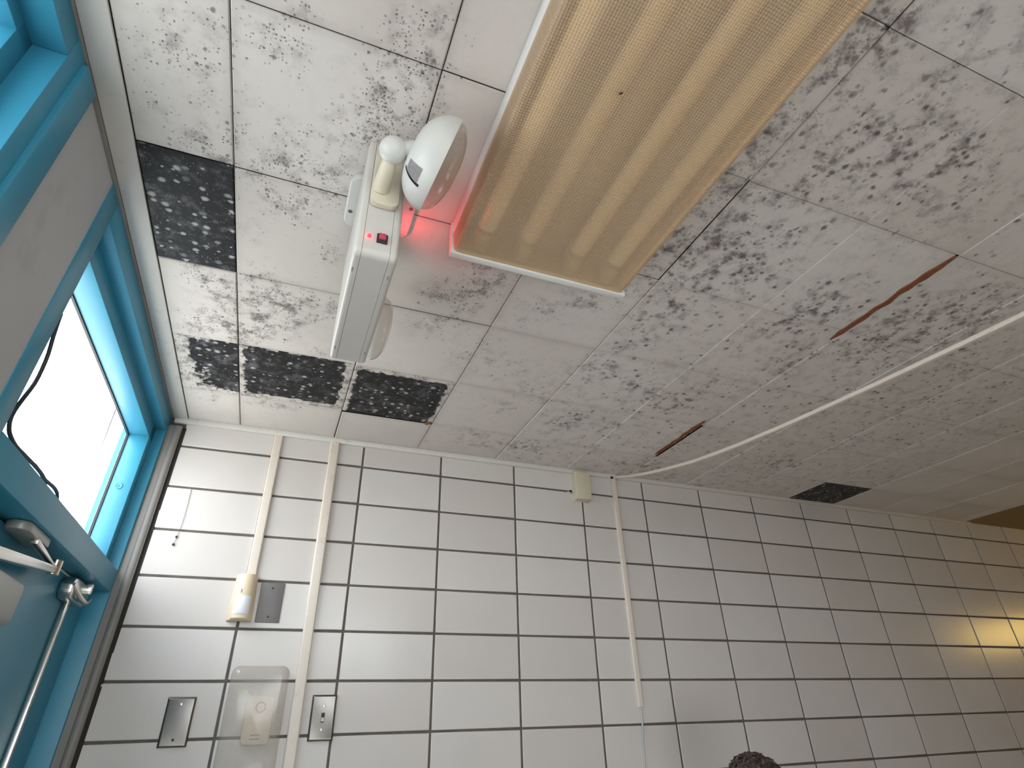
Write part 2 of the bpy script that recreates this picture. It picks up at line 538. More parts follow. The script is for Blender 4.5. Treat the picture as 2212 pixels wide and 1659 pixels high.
# mortar bed and wall body
bx = bmesh.ops.create_cube(bm, size=1)
for v in bx['verts']:
    v.co = Vector((-0.50 + (v.co.x + 0.5) * (X1 + 0.50), 0.0030 + (v.co.y + 0.5) * 0.10, (v.co.z + 0.5) * 2.6))
for f in bm.faces:
    if all(v in bx['verts'] for v in f.verts): f.material_index = 1
bmesh.ops.recalc_face_normals(bm, faces=bm.faces)
me = bpy.data.meshes.new('wall_front'); bm.to_mesh(me)
bm.free()
ta = me.attributes.new('tone', 'FLOAT', 'FACE')
tf = me.attributes['tone_f']
for k in range(len(me.polygons)): ta.data[k].value = tf.data[k].value
me.attributes.remove(me.attributes['tone_f'])
me.materials.append(M['glazed']); me.materials.append(M['mortar'])
wall_front = bpy.data.objects.new('wall_front', me); COL.objects.link(wall_front)
tag(wall_front, 'wall of stacked off white glazed blocks with dark mortar joints', 'wall', kind='structure')

fl = MB().box(-0.6, X1, Y1 - 0.1, 0.1, -0.1, 0.0).build('floor', M['floor'], smooth=False)
tag(fl, 'beige tiled floor of the corridor', 'floor', kind='structure')
RWX0, RWX1, RWZ0, RWZ1 = -0.30, 1.15, 0.12, 2.39
w = MB().box(-0.6, RWX0, Y1 - 0.1, Y1, 0, 2.6).box(RWX1, X1 + 0.1, Y1 - 0.1, Y1, 0, 2.6).box(RWX0, RWX1, Y1 - 0.1, Y1, 0, RWZ0).box(RWX0, RWX1, Y1 - 0.1, Y1, RWZ1, 2.6).box(RWX0, RWX1, Y1 - 0.1, Y1, 1.02, 1.86).build('wall_rear', M['room'], smooth=False)  # solid band across the opening added to keep plate reflections dark
w3 = root('rear_fill_window', (0.75, Y1, RWZ0), 'blue framed window added behind the viewer for frontal daylight', 'window', kind='structure')  # unseen window, added as a source of frontal daylight
f = MB()
f.box(RWX0 - 0.02, RWX0 + 0.04, Y1 - 0.11, Y1 + 0.01, RWZ0, RWZ1, 0.002).box(RWX1 - 0.04, RWX1 + 0.02, Y1 - 0.11, Y1 + 0.01, RWZ0, RWZ1, 0.002)
f.box(RWX0, RWX1, Y1 - 0.11, Y1 + 0.01, RWZ0 - 0.02, RWZ0 + 0.04, 0.002).box(RWX0, RWX1, Y1 - 0.11, Y1 + 0.01, RWZ1 - 0.04, RWZ1 + 0.02, 0.002)
f.box(0.40, 0.46, Y1 - 0.10, Y1 + 0.005, RWZ0, RWZ1, 0.002)
f.box(RWX0, RWX1, Y1 - 0.11, Y1 + 0.01, 0.98, 1.03, 0.002).box(RWX0, RWX1, Y1 - 0.11, Y1 + 0.01, 1.85, 1.90, 0.002)
f.build('window_frame', M['blue'], w3)
MB().box(RWX0 + 0.03, RWX1 - 0.03, Y1 - 0.06, Y1 - 0.055, RWZ0 + 0.03, RWZ1 - 0.03).build('pane', M['glass'], w3, smooth=False)
tag(w, 'plain painted wall behind the viewer', 'wall', kind='structure')
w = MB().box(X1, X1 + 0.1, Y1, 0.1, 0, 2.6).build('wall_right', M['tan'], smooth=False)
tag(w, 'tan wall closing the far end of the corridor', 'wall', kind='structure')

# door wall: everything below lives in the door wall's own slightly leaning frame
LEAN = (0, math.radians(1.55), 0)
DO = (-0.33, 0.0, CEIL)


def droot(name, **kw):
    return root(name, DO, rot=LEAN, local=True, **kw)


wl = droot('wall_left', label='grey white painted wall piers around the blue door and windows', cat='wall', kind='structure')
mbx = MB()
mbx.box(-0.16, -0.002, -1.252, -1.044, -2.5, 0.02)            # pier between the two frames
mbx.box(-0.16, -0.002, -1.80, -1.252, -2.5, -1.57)           # below the sidelight
mbx.box(-0.16, -0.002, -3.3, -1.80, -2.5, 0.02)
mbx.box(-0.16, -0.01, -2.72, -1.252, -0.012, 0.02)
mbx.box(-0.16, -0.01, -1.046, 0.06, -0.004, 0.02)
mbx.box(-0.16, -0.06, -0.012, 0.06, -2.5, 0.02)
mbx.build('wall_body', M['pier'], wl, smooth=False)

# ------------------------------------------------------------ blue hollow metal door frame, transom, door
df = droot('door_1', label='blue metal exit door in a blue frame below a bright transom window', cat='door', kind='structure')
f = MB()
f.box(-0.12, 0.0, -1.046, -0.992, -2.44, 0.0, 0.002)          # mullion jamb
f.box(-0.12, 0.0, -0.022, 0.004, -2.44, 0.0, 0.002)           # jamb at the tiled wall
f.box(-0.12, 0.0, -0.992, -0.022, -0.058, 0.0, 0.002)         # head
f.box(-0.12, 0.0, -0.992, -0.022, -0.568, -0.507, 0.002)      # transom bar
f.box(-0.12, -0.094, -0.992, -0.022, -0.60, -0.568, 0.001)    # door stop
f.box(-0.12, -0.094, -0.062, -0.022, -2.44, -0.568, 0.001)
f.build('door_frame', M['blue'], df)
lf = MB()
lf.box(-0.094, -0.05, -0.985, -0.030, -2.43, -0.575, 0.002).build('door_leaf', M['blue'], df)
rod = MB().box(-0.050, -0.036, -0.222, -0.204, -2.30, -0.625, 0.0025).build('vertical_rod', M['chrome'], df)
MB().box(-0.0372, -0.0345, -0.2185, -0.2075, -0.868, -0.856, 0.001).build('rod_guide', M['steel_dull'], rod)
lat = MB()
pl = rrect(0.16, 0.052, 0.025, 6)
lat.prism([Vector((-0.05, -0.215 + a, -0.606 + b)) for a, b in pl], (0.030, 0, 0), 0.006)
lat.box(-0.05, -0.012, -0.165, -0.145, -0.600, -0.572, 0.004)
lat.tube([(-0.024, -0.29, -0.600), (-0.010, -0.25, -0.622), (-0.006, -0.20, -0.628), (-0.012, -0.15, -0.612)], 0.006)
lat.build('rod_latch', M['chrome'], rod)
st = MB()
st.prism([Vector((-0.06, -0.235 + a, -0.568)) for a in ()] or [Vector((-0.075 + b, -0.255 + a, -0.5685)) for a, b in rrect(0.20, 0.05, 0.022, 6)], (0, 0, -0.008), 0.002)
st.build('strike_plate', M['chrome'], df)
cl = MB().box(-0.050, 0.002, -0.955, -0.648, -0.742, -0.668, 0.010, 3).build('door_closer', M['alu'], df)
arm = MB()
arm.tube([(-0.02, -0.80, -0.668), (-0.02, -0.80, -0.648)], 0.011)
arm.prism([Vector((-0.006, -0.84, -0.652)), Vector((-0.006, -0.80, -0.656)), Vector((-0.012, -0.47, -0.612)), Vector((-0.012, -0.46, -0.598)), Vector((-0.012, -0.50, -0.600)), Vector((-0.006, -0.82, -0.638))], (-0.018, 0, 0), 0.003)
arm.tube([(-0.02, -0.47, -0.615), (-0.02, -0.47, -0.585)], 0.012)
arm.prism([Vector((-0.012, -0.48, -0.600)), Vector((-0.012, -0.46, -0.604)), Vector((-0.006, -0.60, -0.600)), Vector((-0.006, -0.66, -0.596)), Vector((-0.006, -0.66, -0.585))], (-0.014, 0, 0), 0.002)
arm.build('closer_arm', M['chrome'], cl)
sh = MB()
sh.prism([Vector((-0.030 + b, -0.65 + a, -0.5685)) for a, b in rrect(0.15, 0.044, 0.020, 6)], (0, 0, -0.018), 0.004)
sh.build('arm_bracket', M['alu'], cl)
bn = MB()
bn.tube([(0.028, -0.003, -2.44), (0.028, -0.003, -0.03)], 0.013, 14)
bn.box(0.0, 0.040, -0.010, 0.006, -2.44, -0.03)
bn.build('bullnose_strip', M['bullnose'], df)
ck = MB().box(0.038, 0.052, -0.0005, 0.004, -2.44, -0.03)
ck.build('dark_caulk_joint', M['dark'], df)

# transom window (window_1): rabbeted blue stops and one pane


def window(name, y0, y1, z0, z1, label, screw=None, stop=0.046, side0=0.046):
    wr = droot(name, label=label, cat='window', kind='structure')
    f = MB()
    d0, d1 = -0.030, -0.086
    f.box(d1, d0, y1 - stop, y1 + 0.002, z0, z1, 0.0015)
    f.box(d1, d0, y0 - 0.002, y0 + side0, z0, z1, 0.0015)
    f.box(d1, d0, y0, y1, z1 - stop, z1 + 0.002, 0.0015)
    f.box(d1, d0, y0, y1, z0 - 0.002, z0 + 0.012, 0.0015)
    f.build('glazing_stop', M['blue'], wr)
    g = MB()
    t = 0.003
    g.box(d1 - 0.006, d1, y0 + side0 - 0.004, y0 + side0 + t, z0, z1 - stop + t)
    g.box(d1 - 0.006, d1, y1 - stop - t, y1 - stop + 0.004, z0, z1 - stop + t)
    g.box(d1 - 0.006, d1, y0 + side0, y1 - stop, z1 - stop - t, z1 - stop + 0.004)
    g.box(d1 - 0.006, d1, y0 + side0, y1 - stop, z0 + 0.010, z0 + 0.012 + t)
    g.build('glazing_gasket', M['black'], wr, smooth=False)
    MB().box(d1 - 0.010, d1 - 0.004, y0 + side0 - 0.002, y1 - stop + 0.002, z0 + 0.008, z1 - stop + 0.002).build('pane', M['glass'], wr, smooth=False)
    if screw:
        s = MB()
        s.lathe([(0, 0.010), (0.0015, 0.010), (0.002, 0.008), (0.0012, 0.006), (0.0012, 0.003), (0.003, 0.0026), (0.003, 0)], screw, (0, -1, 0), 20)
        s.build('stop_screw', M['blue'], wr)
    return wr


window('window_1', -0.992, -0.022, -0.507, -0.060, 'bright transom window with blue stops above the exit door', screw=(-0.062, -0.0685, -0.275))

sf = droot('window_2', label='blue framed sidelight window at the upper left corner', cat='window', kind='structure')
f = MB()
f.box(-0.12, 0.002, -1.336, -1.250, -1.58, 0.0, 0.002)
f.box(-0.122, 0.010, -1.300, -1.245, -1.58, -0.012, 0.004)
f.box(-0.12, 0.002, -1.83, -1.75, -1.58, 0.0, 0.002)
f.box(-0.12, 0.002, -1.75, -1.336, -0.050, 0.0, 0.002)
f.box(-0.12, 0.002, -1.75, -1.336, -1.58, -1.50, 0.002)
f.build('window_frame', M['blue'], sf)
f = MB()
for (ya, yb, za, zb) in ((-1.372, -1.334, -1.50, -0.05), (-1.752, -1.714, -1.50, -0.05), (-1.752, -1.334, -0.075, -0.048), (-1.752, -1.334, -1.502, -1.465)):
    f.box(-0.086, -0.042, ya, yb, za, zb, 0.0015)
f.build('glazing_stop', M['blue'], sf)
MB().box(-0.098, -0.092, -1.72, -1.365, -1.47, -0.07).build('pane', M['glass2'], sf, smooth=False)

# black cable lying along the transom bar
kb = MB()
kp = [(-0.010, -0.976, -0.27), (-0.010, -0.964, -0.313), (-0.010, -0.950, -0.340), (-0.010, -0.946, -0.372), (-0.010, -0.946, -0.399), (-0.010, -0.958, -0.431), (-0.010, -0.968, -0.462), (-0.010, -0.966, -0.478), (-0.010, -0.955, -0.490), (-0.010, -0.939, -0.495), (-0.010, -0.910, -0.499), (-0.010, -0.879, -0.497), (-0.010, -0.816, -0.494), (-0.010, -0.769, -0.493), (-0.010, -0.742, -0.497), (-0.010, -0.695, -0.491), (-0.010, -0.655, -0.492), (-0.010, -0.642, -0.5045)]
mid = []
for i in range(len(kp) - 1):
    a, b = Vector(kp[i]), Vector(kp[i + 1]); mid += [a, a.lerp(b, 0.5)]
mid.append(Vector(kp[-1]))
sm = [mid[0]] + [(mid[i - 1] + mid[i] * 2 + mid[i + 1]) / 4 for i in range(1, len(mid) - 1)] + [mid[-1]]
kr = droot('black_cable', label='thin black cable dangling along the mullion and bar of the transom window', cat='cable')
kb.tube(sm, 0.0034, 8)
kb.tube([(-0.014, -0.92, -0.5045), (-0.014, -0.86, -0.498), (-0.014, -0.80, -0.489), (-0.014, -0.745, -0.490), (-0.014, -0.70, -0.5045)], 0.003, 8)
kb.build('cable_strand', M['rubber'], kr)

# ------------------------------------------------------------ ceiling
CX = [-0.2805, -0.1182, 0.1977, 0.5077, 0.8268, 1.1435, 1.4434, 1.750, 2.056, 2.3625, 2.655, 2.966, 3.277, 3.588, 3.66]
RYL = [-0.012, -0.2368, -0.5381, -0.8480, -1.1623, -1.4794, -1.790, -2.10, -2.41, -2.72, -3.03, -3.15]
MOLD = [(-0.222,-1.369,0.06,0.5),(-0.178,-1.363,0.07,0.6),(-0.149,-1.419,0.05,0.35),(-0.21,-1.222,0.08,0.35),(-0.146,-1.175,0.05,0.8),(-0.159,-1.221,0.05,0.5),(-0.13,-1.17,0.03,1),(-0.051,-1.427,0.05,0.8),(-0.028,-1.493,0.05,0.8),(-0.043,-1.224,0.06,0.8),(0.014,-1.223,0.06,0.7),(-0.076,-1.31,0.04,0.3),(0.142,-1.401,0.08,1),(0.157,-1.441,0.05,0.8),(0.127,-1.358,0.07,0.9),(0.145,-1.523,0.06,0.8),(0.175,-1.52,0.05,0.8),(0.08,-1.301,0.05,0.6),(0.111,-1.312,0.06,0.7),(-0.039,-1.134,0.06,0.85),(-0.011,-1.082,0.05,0.5),(0.046,-1.154,0.06,0.6),(0.082,-1.001,0.05,0.6),(-0.09,-0.998,0.04,0.3),(-0.069,-0.865,0.03,0.35),(0.058,-1.206,0.05,0.6),(-0.073,-1.134,0.05,0.4),(-0.189,-0.822,0.05,0.9),(-0.151,-0.765,0.06,1),(-0.2,-0.609,0.06,1),(-0.144,-0.65,0.05,0.9),(-0.079,-0.809,0.06,0.9),(-0.067,-0.678,0.06,1),(-0.004,-0.78,0.06,1),(0.022,-0.709,0.05,0.9),(0.083,-0.792,0.05,0.8),(0.093,-0.574,0.03,0.6),(-0.02,-0.629,0.05,0.7),(-0.089,-0.582,0.05,0.8),(-0.135,-0.588,0.05,1),(-0.254,-0.476,0.05,1),(-0.23,-0.301,0.06,1.1),(-0.177,-0.376,0.06,1.2),(-0.264,-0.345,0.04,1),(-0.06,-0.206,0.04,0.8),(0.011,-0.196,0.05,0.7),(-0.211,-0.186,0.04,0.5),(0.415,-1.041,0.06,0.9),(0.41,-0.949,0.06,0.8),(0.335,-0.922,0.05,0.6),(0.446,-1.035,0.05,0.8),(0.353,-0.806,0.05,0.7),(0.428,-0.854,0.04,0.4),(0.632,-0.99,0.05,0.6),(0.693,-1.051,0.06,0.8),(0.592,-0.934,0.05,0.5),(0.757,-1.054,0.04,0.8),(0.544,-0.708,0.12,0.35),(0.733,-0.606,0.12,0.3),(0.691,-0.429,0.06,0.5),(0.812,-0.538,0.06,0.4),(0.67,-0.193,0.06,0.8),(0.863,-0.172,0.06,0.9),(0.948,-0.154,0.05,0.9),(0.656,-0.125,0.05,0.6),(0.762,-0.138,0.05,0.7),(0.891,-1.062,0.08,0.7),(0.914,-0.937,0.08,0.9),(0.948,-1.103,0.1,0.5),(0.9,-0.752,0.09,1),(1.054,-0.717,0.07,1.1),(1.148,-0.654,0.06,1.1),(0.975,-0.454,0.09,1),(1.121,-0.426,0.06,1.1),(1.246,-0.619,0.07,1.1),(1.28,-0.796,0.06,0.9),(1.202,-1.016,0.06,0.6),(1.225,-1.117,0.06,0.9),(1.312,-1.078,0.05,1),(1.474,-0.127,0.08,1.2),(1.806,-0.002,0.06,1.1),(1.633,-0.067,0.06,1.1),(1.334,-0.135,0.06,0.7),(0.929,-0.362,0.07,0.8),(1.251,-0.689,0.06,1),(0.904,-1.301,0.12,1),(0.924,-1.369,0.1,0.9),(0.925,-1.208,0.1,0.8),(0.943,-1.405,0.1,0.8),(1.04,-1.285,0.1,0.8),(0.862,-1.22,0.06,0.7),(0.941,-1.51,0.1,0.4),(1.3,-1.249,0.1,1),(1.294,-1.164,0.08,0.9),(1.607,-1.134,0.15,0.9),(1.588,-1.291,0.15,0.9),(1.798,-1.275,0.12,0.8),(1.935,-1.113,0.15,0.7),(1.78,-0.905,0.12,0.7),(2.024,-0.885,0.1,0.7),(2.013,-0.357,0.1,0.8),(1.765,-0.722,0.1,0.6),(1.706,-1.396,0.12,0.5),(1.184,-1.535,0.15,0.4),(1.07,-1.671,0.15,0.5),(0.946,-1.675,0.15,0.4),(1.325,-1.588,0.12,0.4),(1.162,-1.651,0.1,0.5),(0.983,-1.849,0.12,0.5),(0.818,-1.691,0.12,0.3),(0.964,-1.6,0.1,0.5),(1.397,-0.953,0.08,0.8),(1.437,-0.787,0.08,0.6),(1.591,-0.459,0.08,0.5),(1.917,-0.326,0.1,0.6),(2.099,-0.629,0.12,0.5),(2.368,-0.719,0.15,0.4),(2.237,-1.063,0.15,0.5),(1.431,-1.046,0.06,0.9),(0.785,-1.14,0.035,1.2),(0.786,-1.218,0.035,1),(0.785,-1.274,0.035,1.2),(0.785,-1.333,0.035,1.2),(0.785,-1.388,0.035,1.2),(0.789,-1.428,0.03,1),(0.792,-1.467,0.035,1.2),(0.792,-1.513,0.035,1),(0.791,-1.556,0.035,1.2),(0.795,-1.599,0.03,1.1),(0.798,-1.629,0.035,1.4),(0.798,-1.67,0.035,1.6),(0.804,-1.703,0.04,1.6),(0.804,-1.739,0.04,1.6),(0.803,-1.766,0.04,1.6),(0.806,-1.793,0.035,2.5),(0.818,-1.795,0.03,2.5)]
# fully blackened tiles: (column, row) -> inset of the black colony from the (x0, x1, y-near-wall, y-far) edges
BLACK = {(0, 3): (-.05, -.05, -.05, -.05), (0, 1): (0.03, -.02, 0.02, 0.0), (1, 1): (0.012, 0.022, 0.03, 0.0), (2, 1): (0.012, 0.015, -.03, 0.02), (9, 0): (-.05, 0.0, -.05, -.05)}
bm = bmesh.new()
L = {k: bm.verts.layers.float.new(k) for k in ('mold', 'black', 'coarse', 'tone', 'edge')}
rng = random.Random(11)
BEV = 0.0022
for i in range(len(CX) - 1):
    for j in range(len(RYL) - 1):
        GAP = 0.0008 if i < 3 else 0.00015
        x0, x1 = CX[i] + GAP, CX[i + 1] - GAP
        y1, y0 = RYL[j] - GAP, RYL[j + 1] + GAP
        dz = rng.uniform(0, 0.0016) - 0.0008
        lift = 0.0022 if i < 4 else 0.0036
        sx, sy = rng.uniform(-.002, .002), rng.uniform(-.002, .002)
        if i >= 4: sx = 0.0065 if i < 7 else 0.0035; dz = -0.003 + dz * 0.3
        if i == 6: x0 += 0.0                                # the rusted runner shows beside this column
        if i == 5 and j in (1, 4): x1 -= 0.010
        BEV = 0.0022 if i < 4 else 0.0009
        if j == 0 and i == 2: x0 += 0.001; y0 += 0.006
        if (i, j) == (2, 0): y0 += 0.003
        tn = rng.random()
        near = x0 < 2.6 and y1 > -2.1
        n_ = max(3, int((x1 - x0) / (0.014 if near else 0.06))); m_ = max(3, int((y1 - y0) / (0.014 if near else 0.06)))
        xs = [x0, x0 + BEV] + [x0 + BEV + (x1 - x0 - 2 * BEV) * k / n_ for k in range(1, n_)] + [x1 - BEV, x1]
        ys = [y0, y0 + BEV] + [y0 + BEV + (y1 - y0 - 2 * BEV) * k / m_ for k in range(1, m_)] + [y1 - BEV, y1]
        grid = []
        bl = BLACK.get((i, j))
        for a, x in enumerate(xs):
            colv = []
            for b, y in enumerate(ys):
                ed = (a in (0, len(xs) - 1)) or (b in (0, len(ys) - 1))
                z = CEIL + dz + sx * (x - x0) + sy * (y - y0) + (lift if ed else 0)
                v = bm.verts.new((x, y, z))
                d = 0.0
                for (mx, my, mr_, ms) in MOLD:
                    q = ((x - mx) ** 2 + (y - my) ** 2) / (mr_ * mr_)
                    if q < 6: d = d + ms * math.exp(-q * 1.25) * (1.0 if mx < 0.85 else 1.0)
                if x < 0.5 and y < -1.0: d *= 0.62
                d = min(d, 1.1)
                d = max(d, (0.30 if y > -1.3 else 0.18) if (near and x > 0.84) else (0.09 if near and x > 0.5 else 0.04))
                if bl is not None: d = max(d, 0.95)
                elif (i, j) in ((0, 0), (1, 0)): d = d if y < -0.12 else 0.03
                v[L['mold']] = d
                v[L['coarse']] = min(1.0, max(0.0, (x - 0.45) / 0.5))
                v[L['tone']] = tn
                dist = min(x - x0, x1 - x, y - y0, y1 - y)
                v[L['edge']] = math.exp(-dist / 0.008) * 0.8 if i < 4 else 0.5 * math.exp(-min(y - y0, y1 - y) / 0.004)
                if bl is not None:
                    k0 = min(x - x0 - bl[0], x1 - bl[1] - x, y1 - bl[2] - y, y - y0 - bl[3])
                    bv = min(1.0, max(0.0, 0.5 + k0 / 0.03))
                    if (i, j) == (0, 1):                      # only the side towards the neighbour is fully black
                        bv *= min(1.0, max(0.25, 0.35 + (x - x0) / (x1 - x0) * 0.6 + (0.25 if y < -0.42 else 0)))
                    v[L['black']] = bv
                else:
                    v[L['black']] = 0.0
                    if (i, j) == (3, 5) and x > 0.79 and y < -1.74: v[L['black']] = 0.36; v[L['mold']] = 1.1
                colv.append(v)
            grid.append(colv)
        for a in range(len(xs) - 1):
            for b in range(len(ys) - 1):
                bm.faces.new((grid[a][b], grid[a][b + 1], grid[a + 1][b + 1], grid[a + 1][b])).smooth = False
me = bpy.data.meshes.new('ceiling'); bm.to_mesh(me); bm.free()
me.materials.append(M['ceil'])
ceiling = bpy.data.objects.new('ceiling', me); COL.objects.link(ceiling)
ceiling['_o'] = (0, 0, 0)
tag(ceiling, 'white ceiling tiles spotted and blackened with mould', 'ceiling', kind='structure')
bk = MB().box(-0.33, 3.66, Y1, 0.0, CEIL + 0.006, CEIL + 0.10).build('tile_backing', M['dark'], ceiling, smooth=False)


def rust(pts, w0):
    """ragged strip of rusted runner showing in an open joint"""
    b = MB(); rg = random.Random(7); bmx = b.bm
    L_, R_ = [], []
    n = 40
    for k in range(n + 1):
        t = k / n
        y = pts[0][1] + (pts[1][1] - pts[0][1]) * t; x = pts[0][0] + (pts[1][0] - pts[0][0]) * t
        wl_ = w0 * (0.55 + 0.5 * mnoise.noise(Vector((t * 9, 3.1, w0 * 99)))) * min(1, 8 * t + 0.2, 8 * (1 - t) + 0.2)
        wr_ = w0 * (0.55 + 0.5 * mnoise.noise(Vector((t * 11, 7.7, w0 * 55)))) * min(1, 8 * t + 0.2, 8 * (1 - t) + 0.2)
        L_.append((x - wl_, y)); R_.append((x + wr_, y))
    top = []
    for z in (CEIL - 0.0050, CEIL + 0.006):
        top.append([[bmx.verts.new((p[0], p[1], z)) for p in L_], [bmx.verts.new((p[0], p[1], z)) for p in R_]])
    for k in range(n):
        bmx.faces.new((top[0][0][k], top[0][1][k], top[0][1][k + 1], top[0][0][k + 1]))
        bmx.faces.new((top[0][0][k], top[0][0][k + 1], top[1][0][k + 1], top[1][0][k]))
        bmx.faces.new((top[0][1][k], top[1][1][k], top[1][1][k + 1], top[0][1][k + 1]))
    bmesh.ops.recalc_face_normals(bmx, faces=bmx.faces)
    return b


rust([(1.4195, -0.262), (1.4195, -0.575)], 0.014).build('rusted_runner', M['rust'], ceiling, smooth=False)
rust([(1.430, -1.118), (1.434, -1.478)], 0.0150).build('rusted_runner', M['rust'], ceiling, smooth=False)
rust([(0.486, -0.232), (0.500, -0.250)], 0.008).build('rusted_runner', M['rust'], ceiling, smooth=False)
c2 = MB().box(3.66, X1, Y1, 0.02, CEIL - 0.004, CEIL + 0.08).build('far_ceiling_panel', M['tan'], ceiling, smooth=False)  # brown of the warm-lit recess put into the panel colour
# wall angles where the ceiling meets the walls
t = MB().box(-0.32, 3.7, -0.0125, 0.004, CEIL - 0.018, CEIL + 0.004, 0.002).build('trim_1', M['trimw'])
tag(t, 'white ceiling angle along the top of the glazed block wall', 'trim', kind='structure')
t = MB()
t.box(-0.324, -0.2815, -3.1, -0.0, CEIL - 0.003, CEIL + 0.004, 0.0015)
t = t.build('trim_2', M['trimw'])
tag(t, 'white ceiling strip above the blue door frame', 'trim', kind='structure')
t = MB().box(-0.338, -0.3245, -3.1, -0.0, CEIL - 0.006, CEIL + 0.006, 0.002).build('trim_3', M['bullnose'])
tag(t, 'dirty dark joint between ceiling strip and blue frame', 'trim', kind='structure')

# ------------------------------------------------------------ fluorescent ceiling light
FL = root('ceiling_light', (0.51, -1.775, CEIL), 'wide fluorescent ceiling light with yellowed prismatic lens', 'ceiling light')
fx0, fx1, fz = 0.307, 0.712, 2.366
h = MB()
h.mi = 1
h.box(fx0 + 0.004, fx1 - 0.004, -2.40, -1.172, 2.445, 2.449)
h.mi = 0
h.box(fx0, fx0 + 0.004, -2.40, -1.160, 2.414, 2.4495, 0.001)
h.box(fx1 - 0.004, fx1, -2.40, -1.160, 2.414, 2.4495, 0.001)
h.mi = 1
h.box(0.47, 0.55, -2.39, -1.175, 2.425, 2.446, 0.003)
h.build('housing', [M['white_enamel'], M['pan_shade']], FL)
for (ya, yb) in ((-1.172, -1.158), (-2.402, -2.388)):
    MB().box(fx0 - 0.003, fx1 + 0.003, ya, yb, fz - 0.002, 2.4495, 0.0015).build('end_plate', M['white_enamel'], FL)
for ya in (-1.1735, -2.3865):
    MB().box(fx0 + 0.006, fx1 - 0.006, ya - 0.001, ya + 0.001, fz + 0.012, 2.444).build('end_shade_sheet', M['pan_shade'], FL, smooth=False)  # dark sheets added so the tubeless lens ends look shaded
ln = MB()
prof = []
for k in range(7):
    t_ = k / 6; prof.append((fx0 + 0.001 + 0.003 * t_, 2.414 - (2.414 - fz - 0.008) * t_))
for k in range(1, 5):
    a = math.pi * 0.5 * k / 5; prof.append((fx0 + 0.004 + 0.014 * (1 - math.cos(a)), fz + 0.008 - 0.006 * math.sin(a)))
nb = 64
for k in range(nb + 1):
    t_ = k / nb; x = fx0 + 0.018 + (fx1 - fx0 - 0.036) * t_
    zz = fz + 0.002 - 0.0008 * math.sin(math.pi * t_) + 0.0016 * math.sin(t_ * 6.2832 * 3.2 + 0.6) + 0.0008 * math.sin(t_ * 6.2832 * 6.1)
    prof.append((x, zz))
for k in range(1, 5):
    a = math.pi * 0.5 * k / 5; prof.append((fx1 - 0.018 + 0.014 * math.sin(a), fz + 0.002 + 0.006 * (1 - math.cos(a))))
for k in range(7):
    t_ = 1 - k / 6; prof.append((fx1 - 0.001 - 0.003 * t_, 2.414 - (2.414 - fz - 0.008) * t_))
rows_ = []
for y_, am in ((-1.171, 0.0), (-1.20, 0.12), (-1.23, 0.45), (-1.27, 0.85), (-1.33, 1.0), (-1.8, 1.15), (-2.25, 1.0), (-2.33, 0.5), (-2.389, 0.0)):
    rows_.append([ln.bm.verts.new((x, y_, z if z > fz + 0.0075 else (fz + 0.002) + (z - fz - 0.002) * (am if fx0 + 0.018 <= x <= fx1 - 0.018 else 1.0))) for x, z in prof])
for va, vb in zip(rows_[:-1], rows_[1:]):
    for k in range(len(prof) - 1): ln.bm.faces.new((va[k], va[k + 1], vb[k + 1], vb[k]))
bmesh.ops.recalc_face_normals(ln.bm, faces=ln.bm.faces)
ln.build('prismatic_lens', M['lens'], FL)
for x in (0.362, 0.452, 0.567, 0.657):
    MB().tube([(x, -1.235, 2.398), (x, -2.33, 2.400)], 0.0190, 16).build('fluorescent_tube', M['tube'], FL)
    for y in (-1.20, -2.36):
        MB().box(x - 0.012, x + 0.012, y - 0.02, y + 0.02, 2.375, 2.446, 0.002).build('lamp_holder', M['white_plastic'], FL)
bug = MB().sphere((0, 0, 0), 0.0042, 12, 8, (0.75, 1.35, 0.6))
bug.tube([(0.001, 0.004, 0), (0.006, 0.007, 0)], 0.0005, 5); bug.tube([(-0.001, 0.004, 0), (-0.006, 0.006, 0)], 0.0005, 5)
bug = bug.build('dead_insect', M['bug']); bug.location = (0.4542, -1.589, 2.3715); bug.rotation_euler = (0, 0, 0.9)
tag(bug, 'dead brown insect lying in the yellowed ceiling light lens', 'insect')

# ------------------------------------------------------------ emergency light hung from the ceiling
EM = root('emergency_light', (0.145, -1.165, CEIL), 'white twin head emergency light with red indicator hung beside the ceiling light', 'emergency light')
cp = MB()
cp.prism([Vector((0.157 + a, -1.166 + b, CEIL - 0.001)) for a, b in rrect(0.134, 0.135, 0.022, 6)], (0, 0, -0.014), 0.004, 3)
cp = cp.build('ceiling_canopy', M['white_plastic'], EM)
for (sx_, sy_) in ((0.1005, -1.142), (0.214, -1.190)):
    s = MB().lathe([(0, 0.0042), (0.0012, 0.0042), (0.0012, 0)], (sx_, sy_, CEIL - 0.0145), (0, 0, -1), 14)
    s.build('canopy_screw', M['steel_dull'], cp)
hx0, hx1, hy0, hy1, hz0, hz1 = 0.1105, 0.1785, -1.330, -1.003, 2.164, 2.430
hs = MB()


def shell(mb, secs):
    rings = []
    for x, ins in secs:
        rings.append([mb.bm.verts.new((x, (hy0 + hy1) / 2 + a, (hz0 + hz1) / 2 + c_)) for a, c_ in rrect(hy1 - hy0 - 2 * ins, hz1 - hz0 - 2 * ins, 0.013 - ins * 0.5, 7)])
    for k0 in range(len(rings) - 1):
        n_ = len(rings[k0])
        for k in range(n_): mb.bm.faces.new((rings[k0][k], rings[k0][(k + 1) % n_], rings[k0 + 1][(k + 1) % n_], rings[k0 + 1][k]))
    mb.bm.faces.new(rings[0]); mb.bm.faces.new(rings[-1])
    bmesh.ops.recalc_face_normals(mb.bm, faces=mb.bm.faces)


